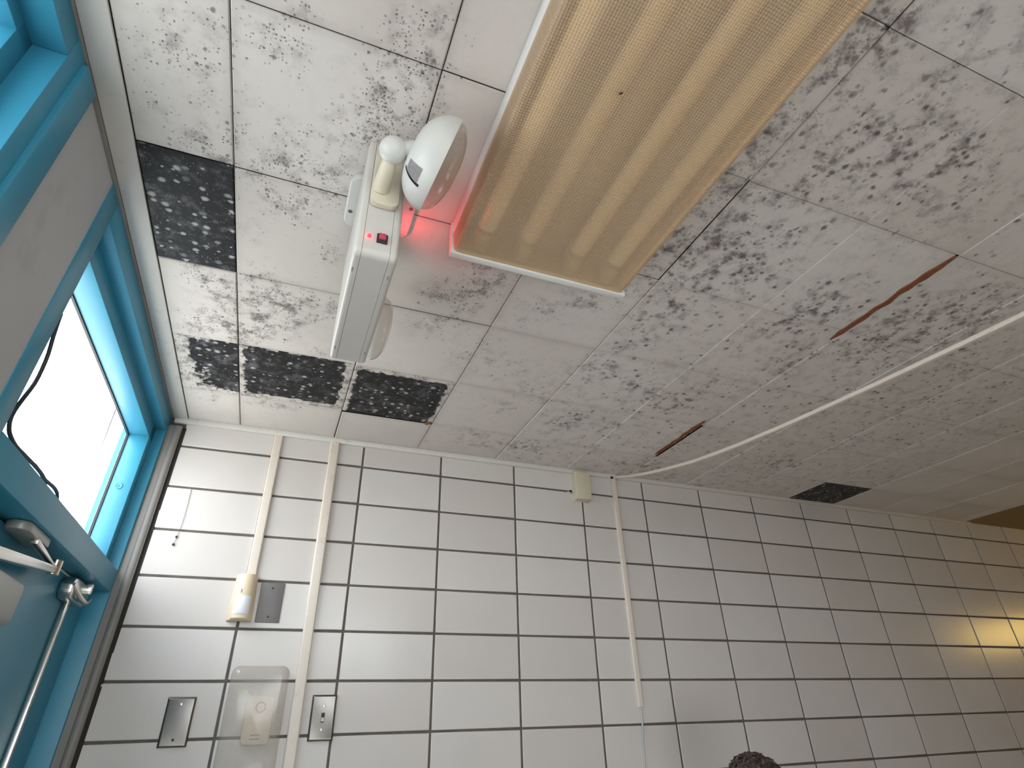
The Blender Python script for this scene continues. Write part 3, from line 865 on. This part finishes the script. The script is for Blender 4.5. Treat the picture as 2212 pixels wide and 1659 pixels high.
shell(hs, [(hx0, 0.005), (hx0 + 0.0006, 0.0028), (hx0 + 0.002, 0.0012), (hx0 + 0.0045, 0.0002), (hx0 + 0.006, 0.0), (0.1222, 0.0)])
shell(hs, [(0.1227, 0.0003), (0.1653, 0.0003)])
shell(hs, [(0.1658, 0.0), (hx1 - 0.006, 0.0), (hx1 - 0.0045, 0.0002), (hx1 - 0.002, 0.0012), (hx1 - 0.0006, 0.0028), (hx1, 0.005)])
hs.mi = 1
hs.box(hx0 + 0.006, hx1 - 0.006, hy0 + 0.0050, hy1 - 0.0050, hz0 + 0.0050, hz1 - 0.005)
hs = hs.build('housing', [M['ivory'], M['black']], EM)
for (vx, vy) in ((0.1150, -1.286), (0.1718, -1.283), (0.1155, -1.052), (0.1722, -1.049)):
    s = MB().prism([Vector((vx + a, vy + b, hz0 - 0.0003)) for a, b in rrect(0.0022, 0.011, 0.001, 3)], (0, 0, 0.0006))
    s.build('vent_slot', M['ink'], hs, smooth=False)
MB().lathe([(0, 0.0030), (0.003, 0.0030), (0.0048, 0.0018), (0.0054, 0)], (0.1308, hy0, 2.1995), (0, -1, 0), 16).build('status_led', M['led'], EM)
sw = MB().box(0.1425, 0.1595, hy0 - 0.003, hy0 + 0.002, 2.1905, 2.2085, 0.0008).build('test_switch', M['black'], EM)
r_ = MB().box(0.1455, 0.1565, hy0 - 0.0065, hy0 - 0.002, 2.1955, 2.2070, 0.001).build('rocker', M['red'], sw)
# red pilot lens on the window-far side of the box, lighting the ceiling beside it
pil = MB().lathe([(0, 0.006), (0.0012, 0.006), (0.0018, 0.003), (0.002, 0)], (hx1, -1.135, 2.385), (1, 0, 0), 16).build('pilot_lamp', M['led'], EM)
pld = bpy.data.lights.new('pilot_glow', 'SPOT'); pld.color = (1.0, 0.06, 0.09); pld.energy = 0.6; pld.shadow_soft_size = 0.006; pld.spot_size = math.radians(150); pld.spot_blend = 1.0
plo = bpy.data.objects.new('pilot_glow', pld); COL.objects.link(plo); plo.parent = EM
plo.location = Vector((hx1 + 0.006, -1.135, 2.385)) - Vector(EM['_o'])
plo.rotation_euler = Vector((1.0, -0.25, 0.25)).to_track_quat('-Z', 'Y').to_euler()


def lamp_head(yface, sgn, ball, rim_c, axis, label=False, roll=0.0):
    """bracket plate + elbow + ball + bowl; sgn -1 = on the face towards -y"""
    br = MB()
    pl_ = rrect(0.046, 0.125, 0.012, 5)
    br.prism([Vector((0.1465 + a, yface, 2.327 + b)) for a, b in pl_], (0, sgn * 0.012, 0), 0.0025)
    s = Vector((0.1385, yface + sgn * 0.010, 2.298)); bl_ = Vector(ball)
    e1 = s + Vector((0, sgn * 0.014, 0.004))
    pts = [s, e1, e1.lerp(bl_, 0.25) + Vector((0, sgn * 0.007, -0.002)), e1.lerp(bl_, 0.5) + Vector((0, sgn * 0.006, 0)), e1.lerp(bl_, 0.8)]
    br.tube(pts, [0.0140, 0.0132, 0.0125, 0.0120, 0.0115], 18)
    br = br.build('lamp_bracket', M['cream'], EM)
    ax = Vector(axis).normalized(); rc = Vector(rim_c); R = 0.079; D = 0.051
    apex = rc - ax * D
    bb = MB().sphere(ball, 0.0225, 28, 18)
    bb.tube([bl_ + (apex - bl_).normalized() * 0.012, bl_.lerp(apex, 0.6), apex + ax * 0.004], [0.017, 0.0135, 0.016], 18)
    bb.build('swivel_ball', M['white_plastic'], EM)
    hd = MB()
    outer = []
    for k in range(0, 15):
        a = math.pi * 0.5 * k / 14
        outer.append((D * (1 - math.cos(a)) ** 1.0, 0.010 + (R - 0.010) * math.sin(a) ** 0.82))
    outer[0] = (0, 0.0)
    inner = [(h_ + (0.0025 if h_ < D - 0.001 else 0), max(0.0, r2 - 0.003)) for h_, r2 in outer[::-1]]
    hd.lathe(outer + [(D + 0.002, R)] + [(D + 0.002, R - 0.003)] + inner, apex, ax, 56)
    hd = hd.build('lamp_bowl', M['white_plastic'], EM)
    rf = MB().lathe([(0.006 + (D - 0.008) * (k / 10) ** 2, 0.006 + (R - 0.011) * (k / 10)) for k in range(11)], apex + ax * 0.002, ax, 40)
    rf.build('reflector', M['reflector'], hd)
    bu = MB().sphere(tuple(apex + ax * 0.024), 0.009, 14, 10); bu.build('bulb', M['lampglass'], hd)
    lp = [(D + 0.001, R - 0.003)] + [(D + 0.001 + 0.030 * math.sin(math.pi * 0.5 * k / 8), (R - 0.004) * math.cos(math.pi * 0.5 * k / 8) ** 0.8) for k in range(0, 8)] + [(D + 0.031, 0)]
    MB().lathe(lp, apex, ax, 48).build('lamp_lens', M['lampglass'], hd)
    return hd, apex, ax


hd1, ap1, ax1 = lamp_head(hy0, -1, (0.1446, -1.400, 2.3255), (0.2201, -1.402, 2.3195), (0.97, 0.09, -0.245))
# black slot and silver label on the near bowl


def on_bowl(ap, ax, ang0, ang1, t0, t1, lift, nm, mat, par, D=0.051, R=0.079):
    up = Vector((0, 0, 1)); a = ax.cross(up).normalized(); b = ax.cross(a)
    g = MB(); bmv = []
    n1, n2 = 12, 6
    for i in range(n1 + 1):
        th_ = math.radians(ang0 + (ang1 - ang0) * i / n1); row = []
        for j in range(n2 + 1):
            q = math.pi * 0.5 * (t0 + (t1 - t0) * j / n2)
            hh = D * (1 - math.cos(q)); rr = 0.010 + (R - 0.010) * math.sin(q) ** 0.82 + lift
            row.append(g.bm.verts.new(ap + ax * (hh - lift * 0.4) + (a * math.cos(th_) + b * math.sin(th_)) * rr))
        bmv.append(row)
    for i in range(n1):
        for j in range(n2):
            g.bm.faces.new((bmv[i][j], bmv[i + 1][j], bmv[i + 1][j + 1], bmv[i][j + 1]))
    ex = bmesh.ops.solidify(g.bm, geom=g.bm.faces[:], thickness=-0.0006)
    bmesh.ops.recalc_face_normals(g.bm, faces=g.bm.faces)
    return g.build(nm, mat, par)


on_bowl(ap1, ax1, 66, 84, 0.36, 0.74, 0.0006, 'silver_label', M['paper'], hd1)
on_bowl(ap1, ax1, 85, 88.5, 0.28, 0.80, 0.0006, 'bowl_slot', M['black'], hd1)
hd2, ap2, ax2 = lamp_head(hy1, 1, (0.1400, -0.915, 2.335), (0.2067, -0.9036, 2.3336), (0.994, -0.034, -0.108))

# ------------------------------------------------------------ things on the tiled wall


def raceway(name, x0, x1, z0, z1, dep, label, end_open=False):
    rt = root(name, ((x0 + x1) / 2, 0, z0), label, 'cable raceway', 'raceways running down the tiled wall')
    b = MB()
    b.prism([Vector((x0, 0.0, z0)), Vector((x1, 0.0, z0)), Vector((x1, -dep * 0.75, z0)), Vector((x1 - dep * 0.25, -dep, z0)), Vector((x0 + dep * 0.25, -dep, z0)), Vector((x0, -dep * 0.75, z0))], (0, 0, z1 - z0), 0.0008)
    b.build('raceway_cover', M['raceway'], rt)
    b = MB().box(x0 + 0.002, x1 - 0.002, -0.004, 0.002, z0 - 0.0015, z1)
    b.build('raceway_base', M['trimw'], rt, smooth=False)
    return rt


raceway('cable_raceway', -0.002, 0.0265, 1.950, 2.434, 0.012, 'cream plastic raceway running down from the ceiling to the motion sensor')
raceway('cable_raceway', 0.1895, 0.2215, 1.10, 2.434, 0.014, 'long cream plastic raceway passing left of the toggle switch')
rc = raceway('cable_raceway', 1.362, 1.384, 1.572, 2.438, 0.010, 'narrow white raceway ending in a bare grey cord')
cd = MB()
cd.tube([(1.3725, -0.003, 1.580), (1.3735, -0.004, 1.555), (1.372, -0.0035, 1.525), (1.3685, -0.006, 1.498), (1.3655, -0.004, 1.483), (1.364, -0.003, 1.44), (1.361, -0.0035, 1.39), (1.359, -0.003, 1.30), (1.357, -0.003, 1.15), (1.357, -0.003, 0.9)], 0.0028, 8)
cd = cd.build('grey_cord', M['cord'])
tag(cd, 'thin grey cord hanging out of the end of the narrow white raceway', 'cord')

# sagging flat raceway under the ceiling
rb = root('sagging_raceway', (1.385, -0.005, 2.44), 'loose white cable raceway sagging across below the mouldy ceiling', 'cable raceway')
rp_ = [(1.385, -0.013, 2.437), (1.386, -0.12, 2.402), (1.387, -0.239, 2.370), (1.388, -0.38, 2.338), (1.389, -0.514, 2.311), (1.390, -0.63, 2.294), (1.391, -0.739, 2.280), (1.393, -0.927, 2.261), (1.395, -1.086, 2.248), (1.397, -1.22, 2.238), (1.399, -1.338, 2.231), (1.401, -1.44, 2.225), (1.403, -1.541, 2.220), (1.405, -1.75, 2.215), (1.407, -2.0, 2.22), (1.409, -2.3, 2.245), (1.411, -2.6, 2.29), (1.413, -2.9, 2.36), (1.415, -3.15, 2.43)]
b = MB(); rings = []
for i, p_ in enumerate(rp_):
    P = Vector(p_); t_ = (Vector(rp_[min(i + 1, len(rp_) - 1)]) - Vector(rp_[max(i - 1, 0)])).normalized()
    s_ = Vector((1, 0, 0)); s_ = (s_ - t_ * s_.dot(t_)).normalized(); u_ = s_.cross(t_)
    if u_.z < 0: u_ = -u_
    w_, hh = 0.0070, 0.0040
    rings.append([b.bm.verts.new(P + s_ * a + u_ * c) for a, c in ((-w_, hh), (w_, hh), (w_, -hh * 0.5), (w_ * 0.7, -hh), (-w_ * 0.7, -hh), (-w_, -hh * 0.5))])
for i in range(len(rings) - 1):
    for k in range(6):
        b.bm.faces.new((rings[i][k], rings[i][(k + 1) % 6], rings[i + 1][(k + 1) % 6], rings[i + 1][k]))
b.bm.faces.new(rings[0]); b.bm.faces.new(rings[-1][::-1])
bmesh.ops.recalc_face_normals(b.bm, faces=b.bm.faces)
b.build('raceway_cover', M['raceway'], rb)
b = MB().tube([Vector(p_) + Vector((0.0, 0, 0.006)) for p_ in rp_], 0.0028, 6)
b.build('inner_cable', M['trimw'], rb)
MB().sphere((1.362, -0.0135, 2.434), 0.008, 12, 8, (1.0, 0.4, 0.7)).build('cable_hole', M['dark'], rb)

# small junction box high on the wall
jb = root('junction_box', (1.21, 0, 2.32), 'small cream junction box under the ceiling beside the sagging raceway', 'junction box')
b = MB()
b.box(1.172, 1.240, -0.038, 0.0, 2.314, 2.431, 0.003, 3).build('box_cover', M['cream'], jb)
MB().box(1.170, 1.242, -0.006, 0.001, 2.312, 2.433, 0.001).build('box_base', M['cream'], jb)
MB().sphere((1.163, -0.002, 2.352), 0.008, 10, 8, (0.8, 0.25, 1.1)).build('cable_hole', M['dark'], jb)
MB().tube([(1.170, -0.006, 2.348), (1.160, -0.008, 2.344), (1.150, -0.005, 2.350), (1.142, -0.003, 2.347)], 0.0018, 8).build('wire_stub', M['white_plastic'], jb)


def screw(px, pz, y, par, mat, nm='plate_screw', r=0.0034):
    s = MB().lathe([(0, r), (0.0010, r), (0.0014, r * 0.7), (0.0014, 0)], (px, y, pz), (0, -1, 0), 14)
    s.box(px - r * 0.8, px + r * 0.8, y - 0.0016, y - 0.001, pz - 0.0003, pz + 0.0003)
    return s.build(nm, mat, par)


def plate(name, cx, cz, w_, h_, th_, mat, label, cat='wall plate', bev=0.0055, lean=0.0, holes=True, holemat=None):
    rt = root(name, (cx, 0, cz - h_ / 2), label, cat)
    b = MB()
    rings = []
    for ins, y in ((0.0, 0.0), (0.0, -th_ * 0.35), (bev * 0.3, -th_ * 0.75), (bev * 0.7, -th_ * 0.96), (bev, -th_)):
        rings.append([b.bm.verts.new((cx + a, y, cz + b_)) for a, b_ in rrect(w_ - 2 * ins, h_ - 2 * ins, 0.0018, 3)])
    for k0 in range(len(rings) - 1):
        n_ = len(rings[k0])
        for k in range(n_): b.bm.faces.new((rings[k0][k], rings[k0][(k + 1) % n_], rings[k0 + 1][(k + 1) % n_], rings[k0 + 1][k]))
    b.bm.faces.new(rings[-1])
    bmesh.ops.recalc_face_normals(b.bm, faces=b.bm.faces)
    b.build('cover_plate', mat, rt, angle=50)
    return rt


p1 = plate('blank_wall_plate', -0.0995, 1.560, 0.071, 0.119, 0.0075, M['steel'], 'blank brushed steel wall plate left of the cloudy plastic cover')
screw(-0.0995, 1.602, -0.0074, p1, M['chrome']); screw(-0.0995, 1.518, -0.0074, p1, M['black'])
p1['group'] = 'blank plates on the tiled wall'
p2 = plate('blank_wall_plate', 0.0815, 1.875, 0.070, 0.117, 0.0030, M['steel_dull'], 'blank dull grey wall plate touching the right side of the motion sensor', bev=0.0008)
screw(0.0815, 1.917, -0.003, p2, M['black'], r=0.0028); screw(0.0815, 1.833, -0.003, p2, M['black'], r=0.0028)
p2['group'] = 'blank plates on the tiled wall'
p3 = plate('light_switch', 0.2805, 1.562, 0.071, 0.118, 0.0078, M['steel'], 'toggle light switch with shiny steel plate right of the long cream raceway', 'light switch')
screw(0.2805, 1.5925, -0.0077, p3, M['chrome']); screw(0.2805, 1.5320, -0.0077, p3, M['chrome'])
MB().box(0.2755, 0.2855, -0.0081, -0.004, 1.549, 1.5745, 0.0008).build('toggle_slot', M['black'], p3)
b = MB()
b.prism([Vector((0.2766, -0.004, 1.5665)), Vector((0.2766, -0.013, 1.5575)), Vector((0.2766, -0.0145, 1.5520)), Vector((0.2766, -0.004, 1.5505))], (0.0078, 0, 0), 0.001)
b.build('toggle', M['ivory'], p3)

# motion sensor
ms = root('motion_sensor', (0.0, 0, 1.81), 'cream motion sensor with white lens window at the foot of a raceway', 'motion sensor')


def secprism(b, secs):
    rings = []
    for z, pts in secs:
        rings.append([b.bm.verts.new((x, y, z)) for x, y in pts])
    for i in range(len(rings) - 1):
        n_ = len(rings[i])
        for k in range(n_):
            b.bm.faces.new((rings[i][k], rings[i][(k + 1) % n_], rings[i + 1][(k + 1) % n_], rings[i + 1][k]))
    b.bm.faces.new(rings[0][::-1]); b.bm.faces.new(rings[-1])
    bmesh.ops.recalc_face_normals(b.bm, faces=b.bm.faces)


def sect(cx, w_, d_, k_):
    h_ = w_ / 2
    p = [(cx - h_, 0), (cx - h_, -d_ * 0.35)]
    for q in range(7):
        a = math.pi * (1 - q / 6)
        p.append((cx + math.cos(a) * h_ * k_, -d_ * 0.55 - math.sin(a) * d_ * 0.45))
    p += [(cx + h_, -d_ * 0.35), (cx + h_, 0)]
    return p


b = MB()
secprism(b, [(1.818, sect(0.003, 0.070, 0.040, 0.80)), (1.822, sect(0.003, 0.070, 0.046, 0.80)), (1.895, sect(0.003, 0.066, 0.048, 0.80)), (1.940, sect(0.003, 0.062, 0.045, 0.80)), (1.950, sect(0.003, 0.060, 0.038, 0.80))])
b.build('sensor_body', M['beige'], ms)
b = MB(); rings = []
for z in (1.8325, 1.8365, 1.882, 1.8855):
    d_ = 0.0485 if 1.834 < z < 1.884 else 0.0462
    pts = [(0.003 + math.cos(math.pi * (1 - q / 10)) * 0.066 * 0.5 * 0.80 * 0.97, -d_ * 0.55 - math.sin(math.pi * (1 - q / 10)) * d_ * 0.455) for q in range(1, 10)]
    rings.append([b.bm.verts.new((x, y - 0.0006, z)) for x, y in pts] )
for i in range(3):
    for k in range(8):
        b.bm.faces.new((rings[i][k], rings[i][k + 1], rings[i + 1][k + 1], rings[i + 1][k]))
bmesh.ops.recalc_face_normals(b.bm, faces=b.bm.faces)
b.build('lens_window', M['lensfab'], ms)
MB().box(-0.006, -0.0050, -0.0492, -0.045, 1.893, 1.903).build('status_slot', M['ink'], ms)
MB().lathe([(0, 0.0015), (0.0006, 0.0015), (0.0006, 0)], (0.002, -0.030, 1.8182), (0, 0, -1), 10).build('base_screw', M['ink'], ms)

# cloudy cover over a chime push
cv = root('protective_cover', (0.09, 0, 1.40), 'cloudy clear plastic cover over the small beige unit beside the raceway', 'protective cover')
cw, ch_ = 0.158, 0.30
b = MB(); rings = []
for (ins, y) in ((0, 0.0), (0.0, -0.004), (0.006, -0.026), (0.012, -0.031), (0.020, -0.033)):
    pts = rrect(cw - 2 * ins, ch_ - 2 * ins, 0.022 - ins * 0.4, 6)
    rings.append([b.bm.verts.new((0.091 + a + 0.0 * c_, y, 1.5475 + c_)) for a, c_ in pts])
for i in range(len(rings) - 1):
    n_ = len(rings[i])
    for k in range(n_): b.bm.faces.new((rings[i][k], rings[i][(k + 1) % n_], rings[i + 1][(k + 1) % n_], rings[i + 1][k]))
b.bm.faces.new(rings[-1])
bmesh.ops.recalc_face_normals(b.bm, faces=b.bm.faces)
b.build('clear_shell', M['cover'], cv)
s = MB().lathe([(0, 0.003), (0.002, 0.0028), (0.0025, 0)], (0.031, -0.0285, 1.681), (0, -1, 0), 12); s.build('cover_screw', M['chrome'], cv)
cu = root('call_button_unit', (0.105, 0, 1.50), 'small beige push button unit seen through the cloudy plastic cover', 'call button')
b = MB()
b.prism([Vector((0.1045 + a, 0.0, 1.560 + c_)) for a, c_ in rrect(0.074, 0.120, 0.012, 5)], (0, -0.019, 0), 0.003)
b.build('unit_body', M['unit'], cu)
b = MB().lathe([(0, 0.0125), (0.001, 0.0125), (0.001, 0.0105), (0.0005, 0.0103), (0.002, 0.0095), (0.0026, 0)], (0.106, -0.0192, 1.5905), (0, -1, 0), 28)
b.build('push_button', M['unit'], cu)
b = MB().lathe([(0, 0.0135), (0.0012, 0.0135), (0.0012, 0.0118), (0, 0.0118)], (0.106, -0.0191, 1.5905), (0, -1, 0), 28); b.build('button_ring', M['ink'], cu)
b = MB()
for zz in (1.5215, 1.512):
    x_ = 0.0905
    for k in range(8):
        ww = (0.0022, 0.003, 0.0018, 0.0026)[k % 4]
        b.box(x_, x_ + ww, -0.0196, -0.0188, zz, zz + 0.0035); x_ += ww + 0.0008
b.build('printed_mark', M['ink'], cu, smooth=False)

# cobweb strand with two specks
cb = MB().tube([(-0.216, -0.002, 2.212), (-0.2145, -0.003, 2.15), (-0.2155, -0.003, 2.10), (-0.219, -0.003, 2.055), (-0.2245, -0.003, 2.029)], 0.0006, 6)
cb.sphere((-0.2215, -0.004, 2.0546), 0.0032, 8, 6, (1, 0.8, 1.3)); cb.sphere((-0.2245, -0.004, 2.031), 0.0036, 8, 6, (1, 0.8, 1.2))
cb = cb.build('cobweb_strand', M['bug'])
tag(cb, 'thin cobweb strand with two dark specks hanging on the tiles left of the raceways', 'cobweb')

# warm wall lamp at the far end of the corridor
wlp = root('wall_lamp', (X1 - 0.04, -0.92, 1.90), 'long warm wall lamp glowing at the far end of the corridor', 'wall lamp')
MB().box(X1 - 0.03, X1, -1.25, -0.59, 1.905, 2.115, 0.004).build('lamp_base', M['white_enamel'], wlp)
MB().box(X1 - 0.09, X1 - 0.03, -1.235, -0.605, 1.92, 2.10, 0.012, 3).build('lamp_diffuser', M['warm'], wlp)

# ------------------------------------------------------------ person standing by the wall (only the top of the hair is in the photo)


def skin_mesh(name, verts, edges, radii, rootv, mat, parent, sub=2):
    me_ = bpy.data.meshes.new(name)
    o_ = Vector(parent['_o'])
    me_.from_pydata([Vector(v) - o_ for v in verts], edges, [])
    ob = bpy.data.objects.new(name, me_); COL.objects.link(ob); ob.parent = parent
    me_.materials.append(mat)
    sk = ob.modifiers.new('skin', 'SKIN'); sk.use_smooth_shade = True
    for i, r in enumerate(radii):
        d = me_.skin_vertices[0].data[i]
        d.radius = r if isinstance(r, tuple) else (r, r)
        d.use_root = (i == rootv)
    sb = ob.modifiers.new('subsurf', 'SUBSURF'); sb.levels = sub; sb.render_levels = sub
    return ob


PX, PY = 1.415, -0.45
PS = root('person', (PX, PY, 0.0), 'person with dark brown hair, only the top of the head showing at the bottom edge', 'person')
HT = 1.395   # crown of the skull
k_ = HT / 1.62


def pp(x, y, z): return (PX + x * k_, PY + y * k_, z * k_)


V_, E_, R_ = [], [], []


def chain(start, pts, rads):
    last = start
    for q, r in zip(pts, rads):
        V_.append(q); R_.append(r if isinstance(r, tuple) else r * 1.0); idx = len(V_) - 1
        if last is not None: E_.append((last, idx))
        last = idx
    return last


pel = chain(None, [pp(0, 0, 0.90)], [0.105])
sp1 = chain(pel, [pp(0, 0, 1.03), pp(0.01, 0, 1.16), pp(0, 0, 1.27)], [0.095, 0.105, 0.095])
nk = chain(sp1, [pp(0.0, 0, 1.37), pp(0.015, 0, 1.42)], [0.045, 0.045])
hd_ = chain(nk, [pp(0.03, 0, 1.475), pp(0.028, 0, 1.545)], [0.062, 0.076])
for s_ in (1, -1):
    el = chain(sp1, [pp(0, s_ * 0.155, 1.285), pp(-0.01, s_ * 0.185, 1.16), pp(-0.01, s_ * 0.20, 1.03), pp(0.02, s_ * 0.205, 0.90), pp(0.05, s_ * 0.20, 0.80), pp(0.06, s_ * 0.198, 0.76)], [0.05, 0.042, 0.035, 0.030, 0.022, 0.026])
    palm = len(V_) - 1
    for f_, (dx, ln_) in enumerate(((0.024, 0.066), (0.008, 0.074), (-0.008, 0.069), (-0.023, 0.055))):
        chain(palm, [pp(0.06 + dx, s_ * 0.195, 0.725), pp(0.064 + dx, s_ * 0.190, 0.725 - ln_ * 0.5), pp(0.066 + dx, s_ * 0.180, 0.725 - ln_)], [0.0095, 0.0085, 0.007])
    chain(palm, [pp(0.095, s_ * 0.188, 0.755), pp(0.112, s_ * 0.180, 0.725), pp(0.115, s_ * 0.174, 0.70)], [0.011, 0.0095, 0.008])
    chain(pel, [pp(0, s_ * 0.085, 0.84), pp(0.005, s_ * 0.09, 0.66), pp(0.005, s_ * 0.092, 0.46), pp(-0.015, s_ * 0.094, 0.30), pp(-0.02, s_ * 0.095, 0.09), pp(0.02, s_ * 0.098, 0.04), pp(0.13, s_ * 0.105, 0.032)], [0.085, 0.075, 0.055, 0.05, 0.036, 0.036, 0.026])
skin_mesh('body', V_, E_, [r * k_ for r in R_], 0, M['skin'], PS)
# face features
MB().sphere(pp(0.112, 0, 1.485), 0.013, 10, 8, (1, 0.7, 1.2)).build('nose', M['skin'], PS)
for s_ in (1, -1):
    MB().sphere(pp(0.03, s_ * 0.078, 1.485), 0.022, 10, 8, (0.8, 0.3, 1.2)).build('ear', M['skin'], PS)
    MB().sphere(pp(0.092, s_ * 0.030, 1.505), 0.010, 10, 8).build('eye', M['black'], PS)
MB().sphere(pp(0.094, 0, 1.447), 0.018, 12, 8, (0.4, 1, 0.28)).build('mouth', M['red'], PS)
# shirt, trousers, shoes follow the body
V_, E_, R_ = [], [], []
a0 = chain(None, [pp(0, 0, 0.88)], [0.118])
a1 = chain(a0, [pp(0, 0, 1.03), pp(0.01, 0, 1.16), pp(0, 0, 1.275), pp(0.003, 0, 1.325)], [0.112, 0.120, 0.108, 0.07])
a1 = 3
for s_ in (1, -1):
    chain(a1, [pp(0, s_ * 0.155, 1.285), pp(-0.01, s_ * 0.185, 1.16), pp(-0.01, s_ * 0.195, 1.08)], [0.062, 0.055, 0.052])
skin_mesh('shirt', V_, E_, [r * k_ for r in R_], 0, M['shirt'], PS)
V_, E_, R_ = [], [], []
a0 = chain(None, [pp(0, 0, 0.915)], [0.114])
for s_ in (1, -1):
    chain(a0, [pp(0, s_ * 0.085, 0.83), pp(0.005, s_ * 0.09, 0.66), pp(0.005, s_ * 0.092, 0.46), pp(-0.015, s_ * 0.094, 0.30), pp(-0.02, s_ * 0.095, 0.10)], [0.096, 0.086, 0.068, 0.06, 0.055])
skin_mesh('trousers', V_, E_, [r * k_ for r in R_], 0, M['jeans'], PS)
for s_ in (1, -1):
    b = MB().sphere(pp(0.05, s_ * 0.10, 0.045), 0.05, 18, 12, (2.2, 0.85, 0.9))
    for v in b.bm.verts: v.co.z = max(v.co.z, 0.002)
    b.build('shoe', M['shoe'], PS)
# hair: lumpy cap with tufts
b = MB()
hc = Vector((PX + 0.02, PY, 1.357))
b.sphere((0, 0, 0), 0.082, 48, 30, (1.08, 0.95, 1.0))
for v in list(b.bm.verts):
    d_ = v.co.normalized()
    n1 = mnoise.noise(d_ * 3.1 + Vector((4, 1, 2))) * 0.010 + mnoise.noise(d_ * 9 + Vector((1, 7, 3))) * 0.005 + mnoise.noise(d_ * 24) * 0.0022
    v.co += d_ * n1
    if v.co.x > 0.045 and v.co.z < 0.03: v.co.x = 0.045 + (v.co.x - 0.045) * 0.3
    v.co += hc
rg = random.Random(3)
for k in range(90):
    th_ = rg.uniform(0, 6.28); ph = rg.uniform(0.0, 1.1)
    d_ = Vector((math.sin(ph) * math.cos(th_), math.sin(ph) * math.sin(th_), math.cos(ph)))
    p0 = hc + Vector((d_.x * 0.084, d_.y * 0.076, d_.z * 0.079))
    t_ = Vector((rg.uniform(-1, 1), rg.uniform(-1, 1), rg.uniform(-0.4, 0.5))).normalized()
    t_ = (t_ - d_ * t_.dot(d_)).normalized()
    p1_ = p0 + t_ * 0.014 + d_ * 0.006; p2_ = p0 + t_ * 0.030 + d_ * rg.uniform(0.0, 0.008)
    b.tube([p0, p1_, p2_], [0.005, 0.0036, 0.0008], 6)
b.build('hair', M['hair'], PS)

for o in bpy.data.objects:
    for k in ('_o', '_local'):
        if k in o: del o[k]
